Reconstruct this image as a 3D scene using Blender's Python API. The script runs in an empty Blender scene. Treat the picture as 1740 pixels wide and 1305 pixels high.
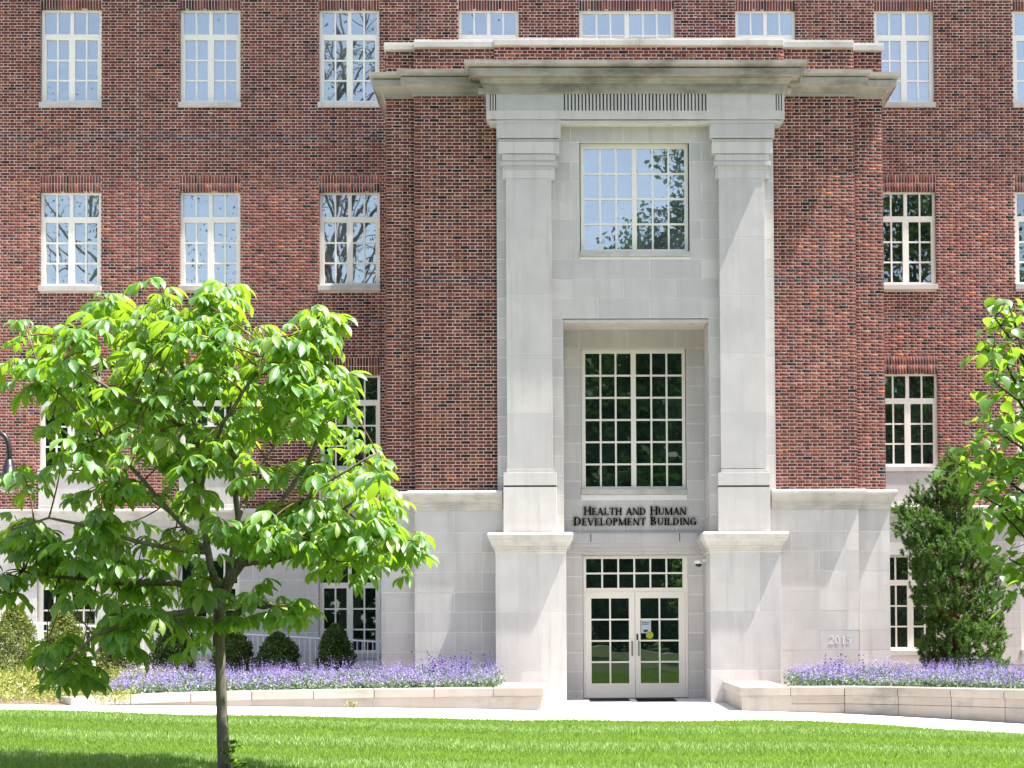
import bpy, math, random
import numpy as np
from mathutils import Vector
random.seed(7); rng = np.random.default_rng(11)
SC = bpy.context.scene
COL = SC.collection
# ------------------------------------------------------------------ camera
FPX = 2550.0; PITCH, YAW, ROLL = 2.52289997e-02, 1.62311536e-02, -5.46455595e-03
CX, CY, EYE = 1011.09, 1001.40, 1.5
_F = np.array([math.sin(YAW)*math.cos(PITCH), math.cos(YAW)*math.cos(PITCH), math.sin(PITCH)])
_R0 = np.array([math.cos(YAW), -math.sin(YAW), 0.0]); _U0 = np.cross(_R0, _F)
_R = _R0*math.cos(ROLL) + _U0*math.sin(ROLL); _U = -_R0*math.sin(ROLL) + _U0*math.cos(ROLL)
def ray(px, py): return _R*(px-CX)/FPX - _U*(py-CY)/FPX + _F
def at(px, py, Y):
    """survey point: where the sight line through a measured spot meets the vertical plane Y"""
    d = ray(px, py); d = d*Y/d[1]; return float(d[0]), float(d[2]+EYE)
def atz(px, py, z):
    d = ray(px, py); d = d*(z-EYE)/d[2]; return float(d[0]), float(d[1])
def X(px, py, Y): return at(px, py, Y)[0]
def Z(px, py, Y): return at(px, py, Y)[1]
cam = bpy.data.cameras.new('camera'); camo = bpy.data.objects.new('camera', cam); COL.objects.link(camo)
from mathutils import Matrix
camo.matrix_world = Matrix(((_R[0], _U[0], -_F[0], 0), (_R[1], _U[1], -_F[1], 0), (_R[2], _U[2], -_F[2], EYE), (0, 0, 0, 1)))
cam.sensor_fit = 'HORIZONTAL'; cam.sensor_width = 36.0; cam.lens = FPX/1740*36
cam.shift_x = (870-CX)/1740; cam.shift_y = (CY-652.5)/1740
cam.clip_start = 0.1; cam.clip_end = 2000
SC.camera = camo
# ------------------------------------------------------------------ light
SUNV = Vector((0.43, -0.080, 1.0)).normalized()
w = bpy.data.worlds.new('World'); SC.world = w; w.use_nodes = True
nt = w.node_tree; bg = nt.nodes['Background']
sky = nt.nodes.new('ShaderNodeTexSky'); sky.sky_type = 'NISHITA'; sky.sun_disc = False
sky.sun_elevation = math.asin(SUNV.z); sky.sun_rotation = math.atan2(SUNV.x, SUNV.y)
sky.air_density = 1.0; sky.dust_density = 1.6; sky.ozone_density = 1.0
_bw = nt.nodes.new('ShaderNodeRGBToBW'); _mx = nt.nodes.new('ShaderNodeMix'); _mx.data_type = 'RGBA'; _mx.inputs[0].default_value = .36   # thin high haze pales the blue evenly
nt.links.new(sky.outputs[0], _bw.inputs[0]); nt.links.new(sky.outputs[0], _mx.inputs[6]); _tn = nt.nodes.new('ShaderNodeMix'); _tn.data_type = 'RGBA'; _tn.blend_type = 'MULTIPLY'; _tn.inputs[0].default_value = 1; _tn.inputs[7].default_value = (1.02, .985, 1.0, 1)
nt.links.new(_bw.outputs[0], _tn.inputs[6]); nt.links.new(_tn.outputs[2], _mx.inputs[7])
nt.links.new(_mx.outputs[2], bg.inputs[0]); bg.inputs[1].default_value = 0.14
sl = bpy.data.lights.new('sun', 'SUN'); sl.energy = 5.0; sl.angle = math.radians(0.53); sl.color = (1.0, 0.97, 0.925)
so = bpy.data.objects.new('sun', sl); COL.objects.link(so); so.location = (20, -10, 60)
so.rotation_euler = SUNV.to_track_quat('Z', 'Y').to_euler()
SC.view_settings.view_transform = 'Standard'; SC.view_settings.look = 'None'
SC.view_settings.exposure = 1.58; SC.view_settings.gamma = 1.0
try:
    SC.cycles.max_bounces = 8; SC.cycles.diffuse_bounces = 4; SC.cycles.glossy_bounces = 4
    SC.cycles.transmission_bounces = 4; SC.cycles.transparent_max_bounces = 4
    SC.cycles.use_denoising = True
except Exception: pass

# ------------------------------------------------------------------ material helpers
class NT:
    def __init__(s, name):
        s.m = bpy.data.materials.new(name); s.m.use_nodes = True; s.t = s.m.node_tree
        s.b = s.t.nodes['Principled BSDF']; s.out = s.t.nodes['Material Output']
    def n(s, ty, **kw):
        nd = s.t.nodes.new(ty)
        for k, v in kw.items():
            if k.startswith('i_'):
                key = k[2:]; key = int(key) if key.isdigit() else key.replace('_', ' ')
                nd.inputs[key].default_value = v
            else: setattr(nd, k, v)
        return nd
    def l(s, a, b): s.t.links.new(a, b)
    def pos(s, scale=1.0, vec=None):
        g = s.n('ShaderNodeNewGeometry'); mp = s.n('ShaderNodeMapping'); s.l(g.outputs['Position'], mp.inputs[0])
        mp.inputs['Scale'].default_value = vec or (scale,)*3; return mp.outputs[0]
    def noise(s, scale, detail=4, rough=.55, vec=None):
        nz = s.n('ShaderNodeTexNoise'); nz.inputs['Scale'].default_value = scale; nz.inputs['Detail'].default_value = detail
        nz.inputs['Roughness'].default_value = rough; s.l(s.pos(1, vec), nz.inputs['Vector']); return nz.outputs['Fac']
    def rnd(s):
        g = s.n('ShaderNodeNewGeometry'); o = s.n('ShaderNodeObjectInfo')
        a = s.n('ShaderNodeMath', operation='ADD'); s.l(g.outputs['Random Per Island'], a.inputs[0]); s.l(o.outputs['Random'], a.inputs[1])
        f = s.n('ShaderNodeMath', operation='FRACT'); s.l(a.outputs[0], f.inputs[0]); return f.outputs[0]
    def ramp(s, fac, stops, const=False):
        r = s.n('ShaderNodeValToRGB'); e = r.color_ramp.elements
        if const: r.color_ramp.interpolation = 'CONSTANT'
        while len(e) < len(stops): e.new(.5)
        for k, (p, c) in enumerate(stops): e[k].position = p; e[k].color = (*c, 1)
        s.l(fac, r.inputs[0]); return r.outputs[0]
    def mix(s, fac, a, b, mode='MIX'):
        m = s.n('ShaderNodeMix', data_type='RGBA', blend_type=mode)
        for sock, v in ((m.inputs[0], fac), (m.inputs[6], a), (m.inputs[7], b)):
            if isinstance(v, (int, float)): sock.default_value = v
            elif isinstance(v, tuple): sock.default_value = (*v, 1) if len(v) == 3 else v
            else: s.l(v, sock)
        return m.outputs[2]
    def mr(s, v, a, b, c, d):
        m = s.n('ShaderNodeMapRange'); s.l(v, m.inputs[0])
        for k, x in enumerate((a, b, c, d)): m.inputs[k+1].default_value = x
        return m.outputs[0]
    def bump(s, h, strength, dist):
        b = s.n('ShaderNodeBump'); b.inputs['Strength'].default_value = strength; b.inputs['Distance'].default_value = dist
        s.l(h, b.inputs['Height']); s.l(b.outputs[0], s.b.inputs['Normal'])
    def fin(s, col=None, rough=.8, spec=.3):
        if col is not None:
            if isinstance(col, tuple): s.b.inputs['Base Color'].default_value = (*col, 1)
            else: s.l(col, s.b.inputs['Base Color'])
        if isinstance(rough, (int, float)): s.b.inputs['Roughness'].default_value = rough
        else: s.l(rough, s.b.inputs['Roughness'])
        s.b.inputs['Specular IOR Level'].default_value = spec
        return s.m

def simple(name, c, rough=.6, spec=.4, metal=0, var=.08, scale=8):
    m = NT(name); nz = m.noise(scale)
    col = m.mix(nz, tuple(x*(1-var) for x in c), tuple(min(1, x*(1+var)) for x in c))
    m.b.inputs['Metallic'].default_value = metal
    return m.fin(col, rough, spec)

def brick_mat(name, stops):
    m = NT(name); c = m.ramp(m.rnd(), stops, True)
    nz = m.noise(45, 3); c = m.mix(m.mr(nz, .3, .75, 0, .55), c, m.mix(1.0, c, (.55, .5, .52), 'MULTIPLY'))
    big = m.noise(.5, 4); c = m.mix(m.mr(big, .38, .68, 0, .30), c, m.mix(1.0, c, (1.35, 1.3, 1.25), 'MULTIPLY')); c = m.mix(m.mr(m.noise(.35, 5, .6, vec=(1, 1, .5)), .5, .7, 0, .35), c, m.mix(1.0, c, (.72, .68, .72), 'MULTIPLY'))
    m.bump(m.noise(120, 2), .35, .004)
    return m.fin(c, .85, .2)
BR = dict(r1=(.172, .050, .037), r2=(.225, .071, .049), r3=(.134, .037, .029), r4=(.26, .094, .054), p=(.105, .036, .038), k=(.024, .019, .020), m=(.155, .042, .036), o=(.31, .10, .035))
M = {}
M['stretcher'] = brick_mat('stretcher_brick', [(0, BR['r1']), (.16, BR['r3']), (.32, BR['m']), (.46, BR['r2']), (.60, BR['p']), (.74, BR['r3']), (.86, BR['r4']), (.90, BR['o']), (.915, BR['m']), (.94, BR['k'])])
M['header'] = brick_mat('header_brick', [(0, BR['r3']), (.18, BR['k']), (.33, BR['p']), (.48, BR['r1']), (.64, (.055, .025, .022)), (.80, BR['m']), (.92, (.06, .055, .06))])
M['dark_brick'] = brick_mat('dark_band_brick', [(0, BR['p']), (.3, (.05, .045, .055)), (.55, (.07, .035, .035)), (.75, BR['k']), (.85, (.09, .07, .08))])
m = NT('mortar'); c = m.ramp(m.noise(2.0, 6), [(.3, (.54, .385, .325)), (.7, (.70, .52, .445))]); M['mortar'] = m.fin(c, .95, .1)

def stone_mat(name, a, b, stain=.0, warm=None):
    m = NT(name)
    c = m.ramp(m.noise(1.6, 6, .6), [(.28, a), (.72, b)])
    rv = m.ramp(m.rnd(), [(0, (.84, .845, .86)), (.35, (.94, .935, .935)), (.7, (1.0, .99, .98)), (1, (1.06, 1.05, 1.04))])
    c = m.mix(1.0, c, rv, 'MULTIPLY')
    fine = m.noise(34, 5, .7); c = m.mix(m.mr(fine, .35, .7, 0, .16), c, (a[0]*.72, a[1]*.72, a[2]*.74))
    st = m.noise(2.2, 5, .6, vec=(3.0, 3.0, .22)); c = m.mix(m.mr(st, .50, .70, 0, .55), c, (a[0]*.78, a[1]*.77, a[2]*.77))
    if stain:
        s2 = m.noise(.9, 6, .62, vec=(1, 1, 2.2)); c = m.mix(m.mr(s2, .5, .68, 0, stain), c, (.16, .145, .12))
    if warm:
        s3 = m.noise(.8, 3); c = m.mix(m.mr(s3, .4, .65, 0, .8), c, warm)
    m.bump(m.noise(60, 4), .25, .004)
    return m.fin(c, .85, .25)
M['stone'] = stone_mat('limestone', (.505, .475, .457), (.60, .565, .545))
M['stone_cap'] = stone_mat('limestone_cap', (.51, .478, .445), (.61, .578, .545), .4)
M['stone_cornice'] = stone_mat('weathered_shade_toned_limestone', (.34, .31, .27), (.44, .405, .355), .95)  # weathering, plus extra darkness painting in the shadow between the cornice bands
M['stone_planter'] = stone_mat('sandy_limestone', (.38, .33, .285), (.48, .435, .39), .6, warm=(.38, .31, .26))
M['stone_blue'] = stone_mat('smooth_blue_grey_stone', (.50, .485, .475), (.58, .56, .55))
M['joint'] = simple('stone_joint', (.74, .72, .69), .9, .1)
M['frame'] = simple('cream_paint', (.76, .715, .64), .45, .4, var=.03)
M['metal'] = simple('brushed_metal', (.20, .19, .185), .4, .5, metal=.6)
M['black'] = simple('black_metal', (.012, .013, .015), .4, .5)
M['letter'] = simple('black_letter', (.005, .005, .006), .8, .08)
M['digit'] = simple('pale_carved_stone', (.68, .66, .65), .8, .2)
M['white'] = simple('white_plastic', (.75, .75, .76), .4, .5)
M['rail'] = simple('white_rail_paint', (.86, .86, .86), .4, .4)
M['rubber'] = simple('doormat_rubber', (.022, .022, .024), .95, .1, var=.3, scale=60)
M['paper'] = simple('paper', (.42, .48, .56), .7, .2)
M['yellow'] = simple('yellow_sticker', (.34, .37, .02), .5, .3)
M['lens'] = simple('dark_dome', (.01, .01, .012), .08, .6)
M['lampglass'] = simple('lamp_glass', (.22, .22, .21), .15, .6)
M['flash'] = simple('joint_sealant', (.13, .115, .115), .8, .2)
M['roof'] = simple('roof_membrane', (.35, .34, .33), .9, .1)
# window glass: dark room behind a strongly mirroring coated pane, every pane slightly out of true
m = NT('window_glass')
pass
def glass_mat(name, room, f0):
    m = NT(name); gl = m.n('ShaderNodeBsdfGlossy'); gl.inputs['Roughness'].default_value = .01; gl.inputs['Color'].default_value = (.90, .975, 1, 1)
    df = m.n('ShaderNodeBsdfDiffuse'); mx = m.n('ShaderNodeMixShader')
    nz = m.noise(1.3, 3); m.l(m.ramp(nz, [(.35, tuple(v*.6 for v in room)), (.65, tuple(v*1.3 for v in room))]), df.inputs['Color'])
    fr = m.n('ShaderNodeFresnel'); fr.inputs[0].default_value = 1.5; m.l(m.mr(fr.outputs[0], .04, 1, f0, 1), mx.inputs[0])
    rn = m.n('ShaderNodeTexNoise'); rn.inputs['Scale'].default_value = 2.2; rn.inputs['Detail'].default_value = 1; m.l(m.pos(1), rn.inputs['Vector'])
    bp = m.n('ShaderNodeBump'); bp.inputs['Strength'].default_value = .14; bp.inputs['Distance'].default_value = .004
    m.l(rn.outputs['Fac'], bp.inputs['Height']); m.l(bp.outputs[0], gl.inputs['Normal'])
    m.l(df.outputs[0], mx.inputs[1]); m.l(gl.outputs[0], mx.inputs[2]); m.l(mx.outputs[0], m.out.inputs[0]); return m.m
M['glass'] = glass_mat('window_glass', (.010, .016, .015), .25)
M['glass_dark'] = glass_mat('tinted_door_glass', (.008, .016, .013), .14)
M['glass_sky_pale'] = glass_mat('window_glass_pale_sky_tone', (.10, .115, .125), .38)  # pale base colour paints in a brighter sky reflection on upper panes

def leaf_mat(name, stops, trans=(.25, .5, .03), tf=.4, rough=.38, spec=.5):
    m = NT(name); c = m.ramp(m.rnd(), stops)
    m.fin(c, rough, spec)
    tr = m.n('ShaderNodeBsdfTranslucent'); tr.inputs[0].default_value = (*trans, 1)
    mx = m.n('ShaderNodeMixShader'); mx.inputs[0].default_value = tf
    m.l(m.b.outputs[0], mx.inputs[1]); m.l(tr.outputs[0], mx.inputs[2]); m.l(mx.outputs[0], m.out.inputs[0])
    return m.m
M['buckeye'] = leaf_mat('buckeye_leaf', [(0, (.03, .115, .014)), (.45, (.06, .185, .022)), (.85, (.12, .26, .035)), (1, (.25, .31, .05))], (.40, .64, .03), .42, .48, 1.0)
M['linden'] = leaf_mat('linden_leaf', [(0, (.035, .11, .012)), (.6, (.06, .16, .016)), (1, (.10, .21, .022))], (.34, .56, .04), .45, .38, .8)
M['evergreen'] = leaf_mat('evergreen_needles', [(0, (.032, .08, .022)), (.5, (.065, .145, .032)), (1, (.16, .27, .055))], (.17, .34, .045), .3, .5, .3)
M['yew_shaded'] = leaf_mat('yew_leaves_shaded_tone', [(0, (.04, .085, .02)), (.6, (.07, .125, .028)), (1, (.17, .22, .05))], (.08, .14, .02), .2, .5, .3)  # darker leaf colour paints in the shade on the right-hand shrubs
M['boxwood_lit'] = leaf_mat('shrub_leaves_sunlit_tone', [(0, (.06, .10, .02)), (.6, (.14, .19, .04)), (1, (.34, .34, .09))], (.25, .30, .04), .25, .5, .3)  # lighter leaf colour paints in sunlight on the left-hand shrubs
M['far_leaf'] = leaf_mat('far_tree_leaves', [(0, (.018, .05, .010)), (.6, (.03, .075, .014)), (1, (.055, .12, .02))], (.07, .16, .02), .3, .5, .3)
M['gold'] = leaf_mat('golden_ground_cover', [(0, (.10, .16, .03)), (.5, (.24, .27, .05)), (1, (.45, .40, .13))], (.3, .33, .05), .25, .6, .2)
M['lav_green'] = leaf_mat('catmint_leaves', [(0, (.12, .19, .10)), (.6, (.24, .31, .20)), (1, (.38, .44, .36))], (.15, .25, .1), .25, .7, .2)
M['lav_flower'] = leaf_mat('catmint_flowers', [(0, (.22, .155, .40)), (.5, (.35, .27, .56)), (1, (.52, .44, .70))], (.36, .26, .6), .25, .7, .2)
M['salvia'] = leaf_mat('salvia_flowers', [(0, (.06, .04, .16)), (.6, (.11, .08, .28)), (1, (.16, .13, .36))], (.1, .07, .3), .2, .7, .2)
M['grass'] = leaf_mat('grass_blades', [(0, (.075, .165, .018)), (.5, (.13, .25, .035)), (.8, (.24, .37, .08)), (1, (.50, .51, .24))], (.32, .52, .06), .38, .5, .3)
def bark(name, a, b):
    m = NT(name); c = m.ramp(m.noise(14, 5, .6, vec=(1, 1, .25)), [(.3, a), (.7, b)]); m.bump(m.noise(60, 4, .6, vec=(1, 1, .3)), .6, .01)
    return m.fin(c, .9, .15)
M['bark'] = bark('grey_brown_bark', (.10, .085, .065), (.22, .195, .16))
M['bark_dark'] = bark('dark_bark', (.035, .027, .02), (.08, .065, .05))
M['bark_red'] = bark('red_brown_twig', (.11, .05, .03), (.2, .1, .06))
m = NT('lawn_soil'); c = m.ramp(m.noise(3, 6), [(.3, (.06, .085, .028)), (.7, (.095, .125, .042))]); M['lawn'] = m.fin(c, .95, .1)
m = NT('concrete_walk'); c = m.ramp(m.noise(5, 6), [(.3, (.56, .55, .52)), (.7, (.66, .645, .61))]); M['concrete'] = m.fin(c, .9, .15)
m = NT('mulch'); c = m.ramp(m.noise(30, 6, .7), [(.3, (.10, .07, .05)), (.7, (.32, .25, .2))]); m.bump(m.noise(40, 5), .8, .03); M['mulch'] = m.fin(c, .95, .1)

# ------------------------------------------------------------------ object helpers
def link(o, parent=None):
    COL.objects.link(o)
    if parent is not None:
        o.parent = parent
    return o
def tag(o, label=None, cat=None, group=None, kind=None):
    if label: o['label'] = label
    if cat: o['category'] = cat
    if group: o['group'] = group
    if kind: o['kind'] = kind
    return o
def empty(name, loc=(0, 0, 0)):
    o = bpy.data.objects.new(name, None); o.location = loc; COL.objects.link(o); o.empty_display_size = .3; return o
def place(o, parent):
    """parent at the origin or at a base: keep the part's coordinates in world space"""
    if parent is not None:
        o.parent = parent
        o.matrix_parent_inverse = Matrix.Translation(root_loc(parent)).inverted()
def root_loc(p):
    v = Vector(p.location)
    while p.parent is not None: p = p.parent; v += Vector(p.location)
    return v
def npmesh(name, V, Fq, mats, mi=None, smooth=False):
    """V (n,3), Fq (m,k) with k=3 or 4"""
    me = bpy.data.meshes.new(name); V = np.asarray(V, np.float32); Fq = np.asarray(Fq, np.int32)
    k = Fq.shape[1]; me.vertices.add(len(V)); me.vertices.foreach_set('co', V.ravel())
    me.loops.add(Fq.size); me.loops.foreach_set('vertex_index', Fq.ravel())
    me.polygons.add(len(Fq)); me.polygons.foreach_set('loop_start', np.arange(0, Fq.size, k, dtype=np.int32))
    me.polygons.foreach_set('loop_total', np.full(len(Fq), k, np.int32))
    for mt in mats: me.materials.append(mt)
    if mi is not None: me.polygons.foreach_set('material_index', np.asarray(mi, np.int32))
    if smooth: me.polygons.foreach_set('use_smooth', np.ones(len(Fq), bool))
    me.update(calc_edges=True); return me
def obj(name, me, parent=None):
    o = bpy.data.objects.new(name, me); COL.objects.link(o)
    if parent is not None: place(o, parent)
    return o
class MB:
    def __init__(s): s.v = []; s.f = []; s.mi = []
    def face(s, pts, mi=0):
        n = len(s.v); s.v += [tuple(p) for p in pts]; s.f.append(tuple(range(n, n+len(pts)))); s.mi.append(mi)
    def box(s, x0, x1, y0, y1, z0, z1, mi=0, skip=''):
        n = len(s.v); s.v += [(x0, y0, z0), (x1, y0, z0), (x1, y1, z0), (x0, y1, z0), (x0, y0, z1), (x1, y0, z1), (x1, y1, z1), (x0, y1, z1)]
        for k, q in (('b', (0, 3, 2, 1)), ('t', (4, 5, 6, 7)), ('f', (0, 1, 5, 4)), ('r', (1, 2, 6, 5)), ('k', (2, 3, 7, 6)), ('l', (3, 0, 4, 7))):
            if k in skip: continue
            s.f.append(tuple(n+i for i in q)); s.mi.append(mi)
    def tube(s, P, Rr, seg=7, mi=0, cap=True):
        P = [Vector(p) for p in P]; base = len(s.v); ref = None
        for i, p in enumerate(P):
            t = (P[min(i+1, len(P)-1)] - P[max(i-1, 0)]).normalized()
            if ref is None: ref = Vector((1, 0, 0)) if abs(t.x) < .8 else Vector((0, 1, 0))
            a = (ref - t*ref.dot(t)).normalized(); b = t.cross(a); ref = a
            r = Rr[i] if hasattr(Rr, '__len__') else Rr
            for k in range(seg):
                an = 2*math.pi*k/seg; s.v.append(tuple(p + a*(r*math.cos(an)) + b*(r*math.sin(an))))
        for i in range(len(P)-1):
            for k in range(seg):
                q = base+i*seg; s.f.append((q+k, q+(k+1) % seg, q+seg+(k+1) % seg, q+seg+k)); s.mi.append(mi)
        if cap:
            s.f.append(tuple(base+k for k in range(seg))[::-1]); s.mi.append(mi)
            q = base+(len(P)-1)*seg; s.f.append(tuple(q+k for k in range(seg))); s.mi.append(mi)
    def lathe(s, c, prof, seg=16, mi=0):
        n = len(s.v)
        for r, z in prof:
            for k in range(seg):
                an = 2*math.pi*k/seg; s.v.append((c[0]+r*math.cos(an), c[1]+r*math.sin(an), c[2]+z))
        for i in range(len(prof)-1):
            for k in range(seg):
                q = n+i*seg; s.f.append((q+k, q+(k+1) % seg, q+seg+(k+1) % seg, q+seg+k)); s.mi.append(mi)
        s.f.append(tuple(n+k for k in range(seg))[::-1]); s.mi.append(mi)
        q = n+(len(prof)-1)*seg; s.f.append(tuple(q+k for k in range(seg))); s.mi.append(mi)
    def mesh(s, name, mats, smooth=False):
        me = bpy.data.meshes.new(name); me.from_pydata(s.v, [], s.f)
        for mt in (mats if isinstance(mats, (list, tuple)) else [mats]): me.materials.append(mt)
        me.polygons.foreach_set('material_index', s.mi)
        if smooth: me.polygons.foreach_set('use_smooth', [True]*len(s.f))
        me.update(); return me
    def build(s, name, mats, parent=None, smooth=False, bev=0):
        o = obj(name, s.mesh(name, mats, smooth), parent)
        if bev:
            b = o.modifiers.new('edge', 'BEVEL'); b.width = bev; b.segments = 2; b.limit_method = 'ANGLE'
        return o

# ------------------------------------------------------------------ planes of the building
MW = 34.2      # main wall brick face
B0, B1 = 30.0, 30.15   # projecting bay, middle and outer strips
PW = 29.92     # portico wall
FR = 29.65     # frieze front
SH = 29.74     # pilaster shafts
PD = 29.40     # pedestals
NW = 31.06     # back of the niche
ZW = 4.23      # top of the water table
building = empty('university_building', (1.27, MW, 0))
tag(building, 'four storey red brick university building with tall limestone entrance portico and white grid windows', 'building')

# ------------------------------------------------------------------ brick laying (Flemish bond)
CRS, MOD = .0677, .3048
class Wall:
    """a wall plane: O + u*U, outward normal N"""
    def __init__(s, O, U, N): s.O = np.array(O, float); s.U = np.array(U, float); s.N = np.array(N, float)
    def p(s, u, z, d): return s.O + s.U*u + s.N*d + np.array([0, 0, z])
def subtract(iv, ex):
    out = []
    for a, b in iv:
        cur = [(a, b)]
        for c, d in ex:
            nx = []
            for p, q in cur:
                if d <= p or c >= q: nx.append((p, q)); continue
                if c > p: nx.append((p, c))
                if d < q: nx.append((d, q))
            cur = nx
        out += cur
    return out
def flemish(u0, u1, z0, z1, excl=(), bands=(), uoff=0.0):
    res = []; j0 = int(math.floor((z0-ZW)/CRS+.01)); j = j0
    while True:
        za = ZW + j*CRS; zb = za + CRS
        if za >= z1 - .015: break
        zlo, zhi = max(za+.0088, z0+.004), min(zb-.0088, z1-.004)
        if zhi - zlo > .018:
            iv = subtract([(u0, u1)], [(e[0], e[1]) for e in excl if e[2] < zb-.02 and e[3] > za+.02])
            off = uoff + (0 if j % 2 == 0 else MOD/2); band = any(a <= za+CRS/2 <= b for a, b in bands)
            for a, b in iv:
                k = math.floor((a-off)/MOD) - 1
                while True:
                    s0 = off + k*MOD
                    if s0 > b: break
                    for p, q, kd in ((s0+.0088, s0+.2032-.0088, 0), (s0+.2032+.0088, s0+MOD-.0088, 1)):
                        pp, qq = max(p, a+.003), min(q, b-.003)
                        if qq-pp > .014: res.append((pp, qq, zlo, zhi, 2 if band else kd))
                    k += 1
        j += 1
    return res
BV, BF, BM = [], [], []
def add_bricks(wall, lst, depth=.09, proud=.0):
    n0 = sum(len(v) for v in BV)
    a = np.array([(q[0], q[1], q[2], q[3]) for q in lst]); kd = np.array([q[4] for q in lst]); n = len(a)
    if n == 0: return
    dj = rng.uniform(-.0025, .0028, n) + proud
    jit = rng.uniform(-.0026, .0026, (n, 4)); a = a + jit
    tl = rng.normal(0, .0017, (n, 4))
    P = np.zeros((n, 8, 3)); cs = [(0, 2), (1, 2), (1, 3), (0, 3)]
    for c, (iu, iz) in enumerate(cs):
        for kk, dd in ((0, dj + tl[:, c]), (4, np.full(n, -depth))):
            P[:, c+kk] = wall.O + a[:, iu, None]*wall.U + dd[:, None]*wall.N; P[:, c+kk, 2] += a[:, iz]
    F = np.array([(0, 1, 2, 3), (1, 0, 4, 5), (2, 1, 5, 6), (3, 2, 6, 7), (0, 3, 7, 4)])
    BV.append(P.reshape(-1, 3)); BF.append((F[None] + (n0 + np.arange(n)*8)[:, None, None]).reshape(-1, 4)); BM.append(np.repeat(kd, 5))
MORT = MB()
def backing(wall, u0, u1, z0, z1, excl, set_back=.006, reveal=.22):
    us = sorted({u0, u1, *[min(max(e[i], u0), u1) for e in excl for i in (0, 1)]}); zs = sorted({z0, z1, *[min(max(e[i], z0), z1) for e in excl for i in (2, 3)]})
    for ua, ub in zip(us, us[1:]):
        run = None
        for za, zb in list(zip(zs, zs[1:])) + [(None, None)]:
            inside = za is None or any(e[0] <= (ua+ub)/2 <= e[1] and e[2] <= (za+zb)/2 <= e[3] for e in excl)
            if not inside: run = (run[0] if run else za, zb)
            elif run:
                MORT.face([wall.p(ua, run[0], -set_back), wall.p(ub, run[0], -set_back), wall.p(ub, run[1], -set_back), wall.p(ua, run[1], -set_back)]); run = None
    g = .006
    for e in excl:
        a, b, c, d = e[0]-g, e[1]+g, e[2]-g, e[3]+g
        for p, q in (((a, c), (a, d)), ((a, d), (b, d)), ((b, d), (b, c)), ((b, c), (a, c))):
            MORT.face([wall.p(*p, -set_back), wall.p(*q, -set_back), wall.p(*q, -reveal), wall.p(*p, -reveal)])

# window positions of the main wall (measured)
ROWS = [(Z(594, 15.5, MW), Z(594, 183, MW)), (Z(594, 325.5, MW), Z(594, 494, MW)), (Z(594, 637, MW), Z(594, 805, MW)), (Z(594, 948, MW), Z(594, 1119, MW))]
WW = 1.385
XC = [X(121-236, 400, MW), X(119.5, 400, MW), X(356.7, 400, MW), X(593.6, 400, MW)]
step = (XC[3]-XC[1])/2
XC += [X(830, 40, MW), X(1065, 40, MW), X(1300.5, 40, MW), X(1536.8, 100, MW), X(1772, 100, MW)]
print('XC', XC, 'ROWS', ROWS)
mainwall = Wall((0, MW, 0), (1, 0, 0), (0, -1, 0))
WX0, WX1, WTOP = -17.5, 17.0, 17.0
excl = []; soldiers = []; wins = []
LINT = .405
for ci, xc in enumerate(XC):
    for ri, (zt_, zb_) in enumerate(ROWS):
        if ci in (0,): continue
        mid = ci in (4, 5, 6)
        if mid and ri > 0: continue
        hw = WW/2 if ci != 5 else (X(1146, 40, MW)-X(984, 40, MW))/2
        wins.append((xc, hw, zb_, zt_, ri, ci))
        if ri < 3:
            lo = ZW-.02 if ri == 2 else zb_
            zl_ = ZW+CRS*round((zt_+LINT-ZW)/CRS); excl.append((xc-hw, xc+hw, lo, zl_))
            soldiers.append((xc-hw, xc+hw, zt_, zl_))
bayL, bayR = X(656.0, 300, B1), X(1500.0, 300, B1)
inL, inR = X(703.8, 300, B0), X(1452.5, 300, B0)
poL, poR = X(844.0, 400, PW), X(1315.0, 400, PW)
EJ = [(X(236, 100, MW), .012), (X(710.6, 30, MW), .012), (X(1419, 30, MW), .012)]
ejx = [(x-.009, x+.009, 0, 99) for x, _ in EJ]
bands = [(Z(300, 236.5, MW), Z(300, 227, MW)), (Z(300, 548, MW), Z(300, 538.5, MW))]
def mainclip(l):  # nothing behind the bay
    return [(a, min(b, bayL-.0), c, d, k) if a < bayL < b and d < 12.4 else (max(a, bayR), b, c, d, k) if a < bayR < b and d < 12.4 else (a, b, c, d, k) for a, b, c, d, k in l if not (a >= bayL and b <= bayR and d < 12.4)]
add_bricks(mainwall, mainclip(flemish(WX0, WX1, ZW, WTOP, excl+ejx, bands)))
backing(mainwall, WX0, WX1, ZW-.3, WTOP, excl)
# bay walls
bw0 = Wall((0, B0, 0), (1, 0, 0), (0, -1, 0)); bw1 = Wall((0, B1, 0), (1, 0, 0), (0, -1, 0))
ZC0, ZPB = Z(760, 156, B0), Z(760, 81, B0)
bb = [(Z(760, 479.5, B0), Z(760, 471, B0))]
inner = []
for (a, b) in ((inL, poL), (poR, inR)): inner += flemish(a, b, ZW, ZC0, (), bb, uoff=inL)
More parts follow.
